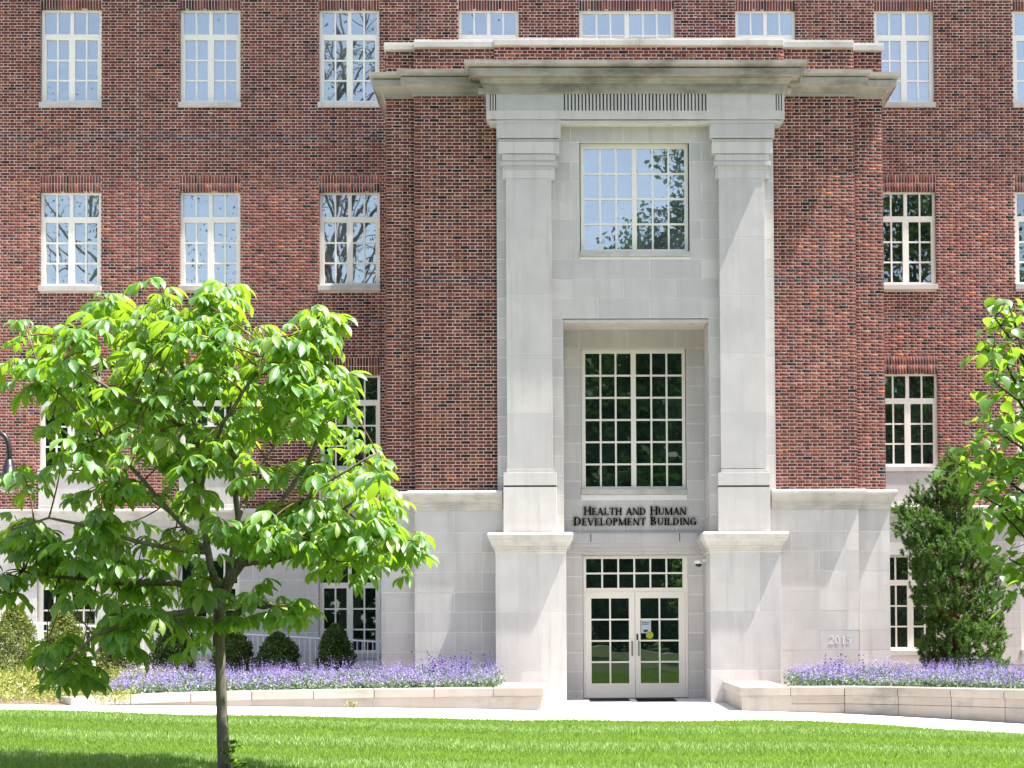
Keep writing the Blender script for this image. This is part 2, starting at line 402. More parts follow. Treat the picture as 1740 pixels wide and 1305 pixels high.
# the 300 stretchers that show largest become single bricks
big = [q for q in inner if q[4] == 0 and q[1]-q[0] > .18 and q[3]-q[2] > .045]
big.sort(key=lambda q: q[2]); single = big[:300]; sset = set(single)
add_bricks(bw0, [q for q in inner if q not in sset])
for (a, b) in ((bayL, inL), (inR, bayR)): add_bricks(bw1, flemish(a, b, ZW, ZC0, (), bb, uoff=inL))
MORT.face([bw0.p(inL, ZW-.3, -.006), bw0.p(poL+.3, ZW-.3, -.006), bw0.p(poL+.3, ZC0+.1, -.006), bw0.p(inL, ZC0+.1, -.006)])
MORT.face([bw0.p(poR-.3, ZW-.3, -.006), bw0.p(inR, ZW-.3, -.006), bw0.p(inR, ZC0+.1, -.006), bw0.p(poR-.3, ZC0+.1, -.006)])
for a, b in ((bayL, inL+.01), (inR-.01, bayR)):
    MORT.face([bw1.p(a, ZW-.3, -.006), bw1.p(b, ZW-.3, -.006), bw1.p(b, ZC0+.1, -.006), bw1.p(a, ZC0+.1, -.006)])
for xx, yy0, yy1, nn in ((bayL, B1, MW, -1), (bayR, B1, MW, 1), (inL, B0, B1, -1), (inR, B0, B1, 1)):
    wl = Wall((xx, yy0, 0), (0, 1, 0), (nn, 0, 0)); add_bricks(wl, flemish(.0, yy1-yy0, ZW, ZC0, (), bb))
    MORT.face([wl.p(0, ZW-.3, -.006), wl.p(yy1-yy0, ZW-.3, -.006), wl.p(yy1-yy0, ZC0+.1, -.006), wl.p(0, ZC0+.1, -.006)])
# parapet above the bay cornice
PT = ZPB
segs = [(bayL, inL, B1), (inL, X(840, 75, B0), B0), (X(840, 75, B0), X(1330, 75, B0), B0-.1), (X(1330, 75, B0), inR, B0), (inR, bayR, B1)]
for a, b, yy in segs:
    wl = Wall((0, yy, 0), (1, 0, 0), (0, -1, 0)); add_bricks(wl, flemish(a, b, 12.45, PT, (), (), uoff=.1))
    MORT.face([wl.p(a, 12.3, -.006), wl.p(b, 12.3, -.006), wl.p(b, PT, -.006), wl.p(a, PT, -.006)])
for xx, nn in ((bayL, -1), (bayR, 1)):
    wl = Wall((xx, B1, 0), (0, 1, 0), (nn, 0, 0)); add_bricks(wl, flemish(0, MW-B1, 12.45, PT)); MORT.face([wl.p(0, 12.3, -.006), wl.p(MW-B1, 12.3, -.006), wl.p(MW-B1, PT, -.006), wl.p(0, PT, -.006)])
# soldier-course lintels
sol = []
for a, b, zt_, zl_ in soldiers:
    n = round((b-a)/.0663); pw = (b-a)/n; hh_ = (zl_-zt_)/2
    for k in range(n):
        for r in (0, 1): sol.append((a+k*pw+.0085, a+(k+1)*pw-.0085, zt_+r*hh_+.004, zt_+(r+1)*hh_-.012+.006*r, 0 if random.random() > .12 else 2))
add_bricks(mainwall, sol)
for a, b, zt_, zl_ in soldiers:
    MORT.face([mainwall.p(a, zt_+.006, -.006), mainwall.p(b, zt_+.006, -.006), mainwall.p(b, zl_, -.006), mainwall.p(a, zl_, -.006)])
    MORT.face([mainwall.p(a, zt_+.006, -.006), mainwall.p(b, zt_+.006, -.006), mainwall.p(b, zt_+.006, -.2), mainwall.p(a, zt_+.006, -.2)])
bo = obj('brickwork', npmesh('brickwork', np.concatenate(BV), np.concatenate(BF), [M['stretcher'], M['header'], M['dark_brick']], np.concatenate(BM)), building); bo['kind'] = 'stuff'
# single bricks, mesh data shared
vars_ = []
for k in range(8):
    b = MB(); L, H = .1856, .0501
    t = [random.uniform(-.0015, .0025) for _ in range(4)]
    v = [(-L/2, -t[0], -H/2), (L/2, -t[1], -H/2), (L/2, -t[2], H/2), (-L/2, -t[3], H/2), (-L/2, .09, -H/2), (L/2, .09, -H/2), (L/2, .09, H/2), (-L/2, .09, H/2)]
    b.v = v; b.f = [(0, 1, 2, 3), (1, 0, 4, 5), (2, 1, 5, 6), (3, 2, 6, 7), (0, 3, 7, 4)]; b.mi = [0]*5; vars_.append(b.mesh('brick', [M['stretcher']]))
for q in single:
    o = bpy.data.objects.new('brick', vars_[random.randrange(8)]); COL.objects.link(o); o.parent = building
    o.location = Vector(((q[0]+q[1])/2, B0, (q[2]+q[3])/2)) - root_loc(building); o.scale = ((q[1]-q[0])/.1856, 1, (q[3]-q[2])/.0501)
MORT.build('mortar', M['mortar'], building)
for x, hw in EJ:
    b = MB(); b.box(x-.0085, x+.0085, MW-.003, MW+.02, ZW if x < bayL or x > bayR else 12.6, WTOP); b.build('expansion_joint', M['flash'], building)
# unseen masses: roof deck of the bay, eave, end walls
b = MB(); b.box(bayL+.02, bayR-.02, B1+.05, MW, 12.3, 12.6); b.box(WX0, WX1, MW+.3, MW+12, WTOP-.5, WTOP+.1); b.box(WX0, WX0+.3, MW+.02, MW+12, 0, WTOP); b.box(WX1-.3, WX1, MW+.02, MW+12, 0, WTOP); b.box(WX0, WX1, MW+11.7, MW+12, 0, WTOP)
b.build('roof', M['roof'], building)

# ------------------------------------------------------------------ mouldings
def moulding(prof, path, mat, name, closed=False, inc=True):
    """prof: (out, z) from bottom to top; path: plan points left to right, outward = right-hand side seen going left to right (towards -Y)"""
    P = [np.array(p, float) for p in path]; n = len(P); offs = []
    for i in range(n):
        ds = []
        if i > 0: d = P[i]-P[i-1]; ds.append(d/np.linalg.norm(d))
        if i < n-1: d = P[i+1]-P[i]; ds.append(d/np.linalg.norm(d))
        ns = [np.array([d[1], -d[0]]) for d in ds]
        if len(ns) == 1: offs.append(ns[0])
        else:
            m_ = ns[0]+ns[1]; m_ = m_/np.linalg.norm(m_); offs.append(m_/max(.2, m_ @ ns[0]))
    b = MB()
    for i in range(n):
        for o_, z in prof: q = P[i]+offs[i]*o_; b.v.append((q[0], q[1], z))
    k = len(prof)
    for i in range(n-1):
        for j in range(k-1):
            b.f.append((i*k+j, (i+1)*k+j, (i+1)*k+j+1, i*k+j+1)); b.mi.append(0)
    for i in (0, n-1):
        f = tuple(i*k+j for j in range(k)); b.f.append(f if i else f[::-1]); b.mi.append(0)
    return b.build(name, mat, building)
moulding([(0, 12.2), (.03, 12.2), (.03, 12.285), (.05, 12.29), (.065, 12.33), (.10, 12.372), (.13, 12.385), (.235, 12.385), (.235, 12.372), (.245, 12.372), (.245, 12.505), (.21, 12.51), (.21, 12.53), (.285, 12.545), (.31, 12.57), (.31, 12.64), (-.35, 12.67)],
         [(bayL, MW), (bayL, B1), (inL, B1), (inL, B0), (poL+.2, B0)], M['stone_cornice'], 'cornice')
moulding([(0, 12.2), (.03, 12.2), (.03, 12.285), (.05, 12.29), (.065, 12.33), (.10, 12.372), (.13, 12.385), (.235, 12.385), (.235, 12.372), (.245, 12.372), (.245, 12.505), (.21, 12.51), (.21, 12.53), (.285, 12.545), (.31, 12.57), (.31, 12.64), (-.35, 12.67)],
         [(poR-.2, B0), (inR, B0), (inR, B1), (bayR, B1), (bayR, MW)], M['stone_cornice'], 'cornice')
frL, frR = X(826, 175, FR), X(1333, 175, FR)
moulding([(0, 12.14), (.055, 12.14), (.055, 12.32), (.085, 12.33), (.105, 12.37), (.13, 12.40), (.14, 12.435), (.31, 12.435), (.31, 12.41), (.335, 12.41), (.335, 12.525), (.29, 12.53), (.29, 12.55), (.37, 12.565), (.41, 12.585), (.41, 12.66), (-.5, 12.69)],
         [(frL, B0+.1), (frL, FR), (frR, FR), (frR, B0+.1)], M['stone_cornice'], 'cornice')
moulding([(.0, 11.555), (.0, 11.6), (-.03, 11.61), (-.03, 11.62)], [(frL+.045, B0+.1), (frL+.045, FR+.02), (frR-.045, FR+.02), (frR-.045, B0+.1)], M['stone'], 'architrave')
# frieze block with ventilation slots
zf0, zf1 = 11.625, 12.14
sl0, sl1 = X(957, 172, FR), X(1203, 172, FR); zs0, zs1 = Z(1080, 188, FR), Z(1080, 155, FR)
b = MB(); yb = B0+.1
slots = []
n = 41; pitch = (sl1-sl0)/n
for k in range(n): slots.append((sl0+k*pitch+.012, sl0+k*pitch+.04))
for px in (833, 837.6, 842): x = X(px, 172, FR); slots.append((x-.011, x+.011))
for px in (1319, 1323.5, 1328): x = X(px, 172, FR); slots.append((x-.011, x+.011))
slots.sort(); xs = [frL] + [v for s_ in slots for v in s_] + [frR]
b.box(frL, frR, FR, yb, zf0, zs0, skip='t'); b.box(frL, frR, FR, yb, zs1, zf1, skip='b')
for a, c in zip(xs[::2], xs[1::2]): b.box(a, c, FR, yb, zs0, zs1, skip='bt')
for a, c in slots: b.box(a, c, FR+.05, FR+.06, zs0, zs1, 1)
b.box(frL+.045, frR-.045, FR+.05, yb, 11.56, zf0+.01)
b.box(frL-.17, frR+.17, FR+.2, yb, 12.23, 12.315)
b.build('frieze', [M['stone'], M['black']], building)
for px in (958.5, 1201.5):
    pass
# coping of the parapet
for a, b_, yy in segs:
    lo = a - (.04 if a == bayL else 0); hi = b_ + (.04 if b_ == bayR else 0)
    n = max(1, round((hi-lo)/1.55)); L = (hi-lo)/n
    for k in range(n):
        b = MB(); x0, x1 = lo+k*L+(.004 if k else 0), lo+(k+1)*L
        b.box(x0, x1, yy-.045, yy+.4, PT, PT+.115); b.box(x0, x1, yy+.02, yy+.36, PT+.115, PT+.175); b.build('coping_stone', M['stone_cap'], building, bev=.006)
for xx, s_ in ((bayL, -1), (bayR, 1)):
    b = MB(); x0, x1 = sorted((xx+s_*.04, xx-s_*.35)); b.box(x0, x1, B1+.4, MW, PT, PT+.115); b.build('coping_stone', M['stone_cap'], building)
# main eave above the picture
b = MB(); b.box(WX0-.3, WX1+.3, MW-.22, MW+.5, WTOP, WTOP+.25); b.box(WX0-.5, WX1+.5, MW-.45, MW+.5, WTOP+.25, WTOP+.45); b.build('eave', M['stone_cap'], building)

# ------------------------------------------------------------------ ashlar
def ashlar(wall, u0, u1, courses, excl=(), L=1.02, gap=.012, mat='stone', depth=.12, off=0.0, back=True, vj=None):
    """courses: z levels bottom to top; one block = one part"""
    for j, (za, zb) in enumerate(zip(courses, courses[1:])):
        iv = subtract([(u0, u1)], [(e[0], e[1]) for e in excl if e[2] < zb-.03 and e[3] > za+.03])
        for a, b_ in iv:
            if vj is not None: cuts = [a] + [v for v in vj[j % len(vj)] if a+.1 < v < b_-.1] + [b_]
            else:
                o_ = off + (0 if j % 2 else L/2); k = math.floor((a-o_)/L)+1; cuts = [a]
                while o_+k*L < b_-.14:
                    if o_+k*L > a+.14: cuts.append(o_+k*L)
                    k += 1
                cuts.append(b_)
            for p, q in zip(cuts, cuts[1:]):
                zl, zh = za, zb
                for e in excl:   # openings that cut partly into the course
                    if e[0] < q-.02 and e[1] > p+.02:
                        if e[3] > zl and e[3] <= za+.03: zl = e[3]
                        if e[2] < zh and e[2] >= zb-.03: zh = e[2]
                g = gap/2; d = random.uniform(-.0012, .0012); mb = MB()
                P = [wall.p(uu, zz, dd) for dd in (d, -depth) for uu, zz in ((p+g, zl+g), (q-g, zl+g), (q-g, zh-g), (p+g, zh-g))]
                mb.v = [tuple(v) for v in P]; mb.f = [(0, 1, 2, 3), (1, 0, 4, 5), (2, 1, 5, 6), (3, 2, 6, 7), (0, 3, 7, 4)]; mb.mi = [0]*5
                mb.build('stone_block', M[mat], building)
    if back:
        z0, z1 = courses[0], courses[-1]; mb = MB(); s_ = globals()['MORT']
        us = sorted({u0, u1, *[min(max(e[i], u0), u1) for e in excl for i in (0, 1)]}); zs = sorted({z0, z1, *[min(max(e[i], z0), z1) for e in excl for i in (2, 3)]})
        for ua, ub in zip(us, us[1:]):
            for z_a, z_b in zip(zs, zs[1:]):
                if any(e[0] <= (ua+ub)/2 <= e[1] and e[2] <= (z_a+z_b)/2 <= e[3] for e in excl): continue
                mb.face([wall.p(ua, z_a, -.004), wall.p(ub, z_a, -.004), wall.p(ub, z_b, -.004), wall.p(ua, z_b, -.004)])
        for e in excl:
            a, b2, c, d = e
            for p, q in (((a, c), (a, d)), ((a, d), (b2, d)), ((b2, d), (b2, c)), ((b2, c), (a, c))):
                mb.face([wall.p(*p, -.1), wall.p(*q, -.1), wall.p(*q, -.3), wall.p(*p, -.3)], 1)
        mb.build('stone_joints', [M['joint'], M['stone']], building)
CH = .395
def crs(z0, z1, ref, h=CH):
    k = math.ceil((z0-ref)/h+.15); l = [z0]
    while ref+k*h < z1-.08: l.append(ref+k*h); k += 1
    return l+[z1]
# portico wall (piers each side of the niche and panel around the upper window)
nL, nR = X(957.5, 720, PW), X(1205, 720, PW); zN = Z(1080, 541, PW)
uw = (X(985, 340, PW), X(1171.5, 340, PW), Z(1080, 436.5, PW), Z(1080, 242, PW))
pw = Wall((0, PW, 0), (1, 0, 0), (0, -1, 0))
ref = Z(960, 308, PW)
ashlar(pw, poL, poR, crs(3.30, 11.56, ref), [(nL, nR, 3.0, zN), uw], L=1.05, off=uw[0]+.35)
b = MB()  # sides of the portico wall, niche jambs and soffit
b.face([(poL, PW, 3.2), (poL, B0+.1, 3.2), (poL, B0+.1, 11.6), (poL, PW, 11.6)]); b.face([(poR, PW, 3.2), (poR, B0+.1, 3.2), (poR, B0+.1, 11.6), (poR, PW, 11.6)])
b.face([(nL, PW+.1, zN+.0), (nR, PW+.1, zN+.0), (nR, NW+.02, zN+.0), (nL, NW+.02, zN+.0)])
b.build('niche_soffit', M['stone'], building)
b = MB(); b.box(nL+.004, nR-.004, PW+.02, PW+.1, zN-.075, zN-.012); b.build('niche_lintel', M['stone'], building, bev=.01)
jc = crs(-.05, zN-.0, ref)
ashlar(Wall((nR, PW+.12, 0), (0, 1, 0), (-1, 0, 0)), 0, NW-PW-.12, jc, L=.6, off=.3)
ashlar(Wall((nL, PW+.12, 0), (0, 1, 0), (1, 0, 0)), 0, NW-PW-.12, jc, L=.6, off=.3)
# niche back wall with lower window and door openings
nw = Wall((0, NW, 0), (1, 0, 0), (0, -1, 0))
lw = (X(987.5, 710, NW), X(1166, 710, NW), Z(1078, 840.5, NW), Z(1078, 592.5, NW))
dr = (X(990.5, 1060, NW), X(1170, 1060, NW), -.2, Z(1078, 942.5, NW))
ashlar(nw, nL, nR, crs(-.05, zN, ref), [lw, dr], L=1.0, off=.2)
zb0, zb1 = Z(1078, 941, NW), Z(1078, 905, NW)
h = zb1-zb0
moulding([(0, zb0), (.02, zb0), (.02, zb0+.10*h), (.04, zb0+.12*h), (.04, zb0+.3*h), (.07, zb0+.33*h), (.07, zb0+.48*h), (.085, zb0+.5*h), (.085, zb0+.93*h), (.07, zb0+h), (-.05, zb0+h+.01)], [(nL, NW), (nR, NW)], M['stone'], 'band_course')
for px in (1004, 1155):
    x = X(px, 918, NW-.09); b = MB(); b.box(x-.008, x+.008, NW-.088, NW-.06, zb0+.55*h, zb0+.95*h); b.build('joint_slot', M['black'], building)

# pilasters: capital, shaft, foot, pedestal
def courseblocks(l, r, yf, zs, vj, mat='stone', side=True, yb=PW):
    for j, (za, zb) in enumerate(zip(zs, zs[1:])):
        cuts = [l] + list(vj[j] if j < len(vj) else []) + [r]
        for p, q in zip(cuts, cuts[1:]):
            mb = MB(); mb.box(p+(.0 if p == l else .0035), q-(.0 if q == r else .0035), yf+random.uniform(0, .0015), yb, za+.0035, zb-.0035); mb.build('stone_block', M[mat], building, bev=.003)
        if zb < zs[-1]-.01:
            pass
    mb = MB(); mb.box(l+.005, r-.005, yf+.005, yb, zs[0], zs[-1]); mb.build('stone_joints', M['joint'], building)
def pilaster(px, lowpx, pedpx):
    def bx(x0p, x1p, y0p, y1p, Yf, name, yref=270, bev=.004, mat='stone'):
        mb = MB(); mb.box(X(x0p, (y0p+y1p)/2, Yf), X(x1p, (y0p+y1p)/2, Yf), Yf, PW+.001, Z((x0p+x1p)/2, y1p, Yf), Z((x0p+x1p)/2, y0p, Yf)); return mb.build(name, M[mat], building, bev=bev)
    a = px
    bx(a[0][0], a[0][1], 201, 233.5, FR+.03, 'abacus')
    bx(a[1][0], a[1][1], 236.5, 240, FR+.06, 'capital_band'); bx(a[1][0], a[1][1], 240.3, 260, FR+.045, 'capital_band')
    bx(a[2][0], a[2][1], 262, 273.5, FR+.07, 'capital_band'); bx(a[3][0], a[3][1], 273.8, 280.5, FR+.055, 'capital_band')
    bx(a[4][0], a[4][1], 281, 288, FR+.08, 'capital_band'); bx(a[5][0], a[5][1], 288.2, 303, FR+.085, 'capital_band')
    # fill between the bands so that the capital is one solid
    mb = MB(); mb.box(X(a[2][0]+1, 260, SH), X(a[2][1]-1, 260, SH), FR+.09, PW+.002, Z(900, 303, SH), Z(900, 202, SH)); mb.build('capital_core', M['stone'], building)
    l, r = X(a[6][0], 550, SH), X(a[6][1], 550, SH)
    zsh = [Z(900, y, SH) for y in (797, 700, 601, 502, 403, 303)]
    courseblocks(l, r, SH, zsh, [])
    bx(lowpx[0]+5, lowpx[1]-4, 797, 803, SH-.02, 'base_ring'); bx(lowpx[0], lowpx[1], 803, 824.3, SH-.045, 'pilaster_base'); bx(lowpx[0]+1, lowpx[1]-1, 824.2, 828.2, SH-.02, 'base_groove', bev=0, mat='flash')
    bx(lowpx[0], lowpx[1], 828, 905, SH-.045, 'pilaster_base')
    # pedestal
    l, r = X(pedpx[0], 1040, PD), X(pedpx[1], 1040, PD)
    zs = [-.06, Z(900, 1140.5, PD), Z(900, 1040, PD), 2.985]
    wd = r-l
    vj = [[l+.36*wd, l+.70*wd], [l+.66*wd], [l+.32*wd]] if pedpx[0] < 1000 else [[l+.66*wd], [l+.34*wd], [l+.7*wd]]
    courseblocks(l, r, PD, zs, vj, yb=NW-.02 if False else PW+.5)
    mb = MB()
    if pedpx[0] < 1000: mb.box(l+.3, r-.001, PW+.4, NW, -.05, 3.2)
    else: mb.box(l+.001, r-.3, PW+.4, NW, -.05, 3.2)
    mb.build('pedestal_return', M['stone'], building)
    pr = [(0, 2.95), (.012, 2.975), (.012, 3.005), (.028, 3.012), (.028, 3.055), (.055, 3.065), (.055, 3.098), (.075, 3.105), (.085, 3.14), (.10, 3.18), (.125, 3.215), (.128, 3.235), (.14, 3.25), (.15, 3.275), (.152, 3.31), (.145, 3.34), (.125, 3.36), (-.25, 3.372)]
    moulding(pr, [(l, PW+1.0), (l, PD), (r, PD), (r, PW+1.0)], M['stone_cap'], 'pedestal_cap').data.polygons.foreach_set('use_smooth', [False]*((len(pr)-1)*3+2))
pilaster([(843.7, 952.6), (847, 949.7), (853, 944), (850, 947), (856.5, 941), (859, 939.5), (860.8, 938)], (855.5, 946), (842.3, 962))
pilaster([(1206.5, 1316), (1210, 1312.5), (1215, 1307), (1212.7, 1310), (1219, 1303.5), (1220.5, 1300.5), (1223.5, 1301)], (1220.5, 1309), (1207.5, 1327))

# base of the bay: ashlar and water table
bl = .105
BF0, BF1 = B0-.1, B1-.1
blL, blR = X(648, 1000, BF1), X(1512.5, 1000, BF1); biL, biR = X(704.5, 1000, BF0), X(1460.5, 1000, BF0)
pdL, pdR = X(842.3, 1040, PD), X(1327, 1040, PD)
zbase = [-.3, .38] + [Z(1400, y, BF0) for y in (1138.5, 1104.5, 1071, 1037, 1003, 969.6, 936, 902.5)] + [3.84]
zbase = sorted(set(zbase)); zbase = [z for i, z in enumerate(zbase) if i == 0 or z-zbase[i-1] > .1]
plq = (X(1393, 1088, BF0), X(1460.5, 1088, BF0))
ashlar(Wall((0, BF0, 0), (1, 0, 0), (0, -1, 0)), biL, pdL+.2, zbase, vj=[[X(724, 1000, BF0), X(818, 1000, BF0)], [X(772, 1000, BF0)], [X(724, 1000, BF0), X(820, 1000, BF0)], [X(773, 1000, BF0), X(820, 1000, BF0)]])
ashlar(Wall((0, BF0, 0), (1, 0, 0), (0, -1, 0)), pdR-.2, biR, zbase, vj=[[X(1346, 1000, BF0), X(1438, 1000, BF0)], [X(1393, 1000, BF0)]], excl=[(plq[0], plq[1], Z(1400, 1104.5, BF0)+.001, Z(1400, 1071, BF0)-.001)])
ashlar(Wall((0, BF1, 0), (1, 0, 0), (0, -1, 0)), blL, biL, zbase, L=5)
ashlar(Wall((0, BF1, 0), (1, 0, 0), (0, -1, 0)), biR, blR, zbase, L=5)
ashlar(Wall((blR, BF1, 0), (0, 1, 0), (1, 0, 0)), 0, MW-.1-BF1, zbase, L=1.1)
ashlar(Wall((blL, BF1, 0), (0, 1, 0), (-1, 0, 0)), 0, MW-.1-BF1, zbase, L=1.1)
b = MB(); b.face([(biL, BF0, 0), (biL, BF1, 0), (biL, BF1, 4), (biL, BF0, 4)]); b.face([(biR, BF0, 0), (biR, BF1, 0), (biR, BF1, 4), (biR, BF0, 4)]); b.build('stone_return', M['stone'], building)
b = MB(); b.box(plq[0]+.002, plq[1]-.001, BF0+.001, BF0+.1, Z(1400, 1104.5, BF0)+.004, Z(1400, 1071, BF0)-.004); b.build('date_stone', M['stone_blue'], building)
wt = [(0, 3.835), (.018, 3.84), (.018, 3.905), (.035, 3.915), (.035, 3.96), (.05, 3.965), (.05, 3.99), (.075, 4.0), (.08, 4.03), (.095, 4.075), (.12, 4.11), (.14, 4.125), (.15, 4.15), (.15, 4.19), (.14, 4.215), (.115, 4.23), (-.2, 4.235)]
moulding(wt, [(blL, MW-.1), (blL, BF1), (biL, BF1), (biL, BF0), (poL+.1, BF0)], M['stone_cap'], 'water_table')
moulding(wt, [(poR-.1, BF0), (biR, BF0), (biR, BF1), (blR, BF1), (blR, MW-.1)], M['stone_cap'], 'water_table')
# base of the main wall
mb_w = Wall((0, MW-.1, 0), (1, 0, 0), (0, -1, 0))
gex = [(xc-hw, xc+hw, zb_, zt_) for xc, hw, zb_, zt_, ri, ci in wins if ri == 3]
for a, b_ in ((WX0+2, blL), (blR, WX1-3.5)):
    ashlar(mb_w, a, b_, zbase, [e for e in gex if a < e[0] < b_], L=1.2)
moulding(wt, [(WX0, MW-.1), (blL+.05, MW-.1)], M['stone_cap'], 'water_table'); moulding(wt, [(blR-.05, MW-.1), (WX1, MW-.1)], M['stone_cap'], 'water_table')
b = MB(); b.box(WX0, WX0+2, MW-.1, MW+.2, -.3, 3.84); b.box(WX1-3.5, WX1, MW-.1, MW+.2, -.3, 3.84); b.build('stone_block', M['stone'], building)
for xc, hw, zb_, zt_, ri, ci in wins:
    if ri == 2:
        b = MB(); b.box(xc-hw+.002, xc+hw-.002, MW-.03, MW+.2, 4.2, zb_-.002); b.build('apron_panel', M['stone'], building, bev=.004)
        b = MB(); b.box(xc-hw-.0, xc+hw+.0, MW-.045, MW-.0302, 4.235, 4.33); b.build('apron_moulding', M['stone_cap'], building, bev=.008)

# ------------------------------------------------------------------ windows and doors
def grid_frame(mb, W, H, cells, y0, y1, mi=0):
    xs = sorted({0, W, *[c[i] for c in cells for i in (0, 1)]}); zs = sorted({0, H, *[c[i] for c in cells for i in (2, 3)]})
    for za, zb in zip(zs, zs[1:]):
        run = None
        for xa, xb in list(zip(xs, xs[1:])) + [(None, None)]:
            ins = xa is None or any(c[0] <= (xa+xb)/2 <= c[1] and c[2] <= (za+zb)/2 <= c[3] for c in cells)
            if not ins: run = (run[0] if run else xa, xb)
            elif run: mb.box(run[0], run[1], y0, y1, za, zb, mi); run = None
def glazed(name, x0, x1, z0, z1, yf, cells, mw=.038, sill=None, parent=None, framename='frame', dep=.09, gm='glass'):
    """cells: (xa, xb, za, zb, nx, nz) in local metres"""
    root = empty(name, (0, 0, 0)); root.location = Vector(((x0+x1)/2, yf, z0)); place(root, parent)
    mb = MB(); grid_frame(mb, x1-x0, z1-z0, cells, 0, dep)
    for xa, xb, za, zb, nx, nz in cells:
        for i in range(1, nx): c = xa+(xb-xa)*i/nx; mb.box(c-mw/2, c+mw/2, .012, .05, za, zb)
        for j in range(1, nz): c = za+(zb-za)*j/nz; mb.box(xa, xb, .014, .048, c-mw/2, c+mw/2)
    mb.v = [(v[0]+x0, v[1]+yf, v[2]+z0) for v in mb.v]
    f = mb.build(framename, M['frame'], None); f.parent = root; f.matrix_parent_inverse = Matrix.Translation(Vector(((x0+x1)/2, yf, z0))).inverted()
    for xa, xb, za, zb, nx, nz in cells:
        for i in range(nx):
            for j in range(nz):
                p0, p1 = xa+(xb-xa)*i/nx+(mw/2 if i else 0), xa+(xb-xa)*(i+1)/nx-(mw/2 if i < nx-1 else 0)
                q0, q1 = za+(zb-za)*j/nz+(mw/2 if j else 0), za+(zb-za)*(j+1)/nz-(mw/2 if j < nz-1 else 0)
                pm = MB(); pm.box(-(p1-p0)/2-.004, (p1-p0)/2+.004, 0, .008, -(q1-q0)/2-.004, (q1-q0)/2+.004)
                po = bpy.data.objects.new('pane', pm.mesh('pane', M[gm])); COL.objects.link(po); po.parent = root
                po.location = ((x0+(p0+p1)/2)-(x0+x1)/2, .034, (q0+q1)/2)
                po.rotation_euler = (random.gauss(0, .0022), 0, random.gauss(0, .0022))
    if sill:
        mb = MB(); mb.box(*sill); s_ = mb.build('sill', M['stone_cap'], None, bev=.006); s_.parent = root; s_.matrix_parent_inverse = Matrix.Translation(Vector(((x0+x1)/2, yf, z0))).inverted()
    return root
k = 1/74.56
for xc, hw, zb_, zt_, ri, ci in wins:
    yf = MW+.075 if ri < 3 else MW+.02; W = 2*hw; sh = 9*k; z0 = zb_+sh; H = zt_-z0
    if ci == 5:
        cells = [(6*k, W/2-4*k, 5*k, H-5*k, 3, 4), (W/2+4*k, W-6*k, 5*k, H-5*k, 3, 4)]
    else:
        zt1, zt2 = H-3.5*k, H-42*k; zl1, zl2 = H-51.5*k, 5*k
        cells = [(5*k, W/2-3*k, zt2, zt1, 2, 1), (W/2+3*k, W-5*k, zt2, zt1, 2, 1), (8*k, W/2-5.2*k, zl2, zl1, 2, 3), (W/2+5.2*k, W-8*k, zl2, zl1, 2, 3)]
    pj = .055 if ri < 3 else .05
    wy = MW if ri < 3 else MW-.1
    glazed('window', xc-hw+.001, xc+hw-.001, z0, zt_-.002, yf if ri < 3 else wy+.09, cells, mw=.036, sill=(xc-hw-.02, xc+hw+.02, wy-pj, wy+.2, zb_, zb_+sh-.003), parent=building, gm='glass_sky_pale' if ri == 0 or (ri == 1 and ci < 4) else 'glass')
# upper big window
W = uw[1]-uw[0]-.04; x0 = uw[0]+.02; z0 = Z(1080, 429.5, PW+.12); z1 = Z(1080, 243.5, PW+.12); H = z1-z0; k = 1/85
glazed('window', x0, x0+W, z0, z1, PW+.12, [(6*k, W/2-4*k, 6*k, H-9*k, 3, 4), (W/2+4*k, W-6*k, 6*k, H-9*k, 3, 4)], mw=.036, sill=(uw[0]-.0, uw[1]+.0, PW-.03, PW+.2, uw[2]+.005, z0-.003), parent=building, gm='glass_sky_pale')
W = lw[1]-lw[0]-.02; x0 = lw[0]+.01; z0 = Z(1078, 832, NW+.1); z1 = Z(1078, 593.5, NW+.1); H = z1-z0; k = 1/82
glazed('window', x0, x0+W, z0, z1, NW+.1, [(6.5*k, W/2-4.3*k, 5.5*k, H-7*k, 3, 6), (W/2+4.3*k, W-5.5*k, 5.5*k, H-7*k, 3, 6)], mw=.038, sill=(lw[0]-.0, lw[1]+.0, NW-.03, NW+.2, lw[2]+.005, z0-.003), parent=building, gm='glass_dark')
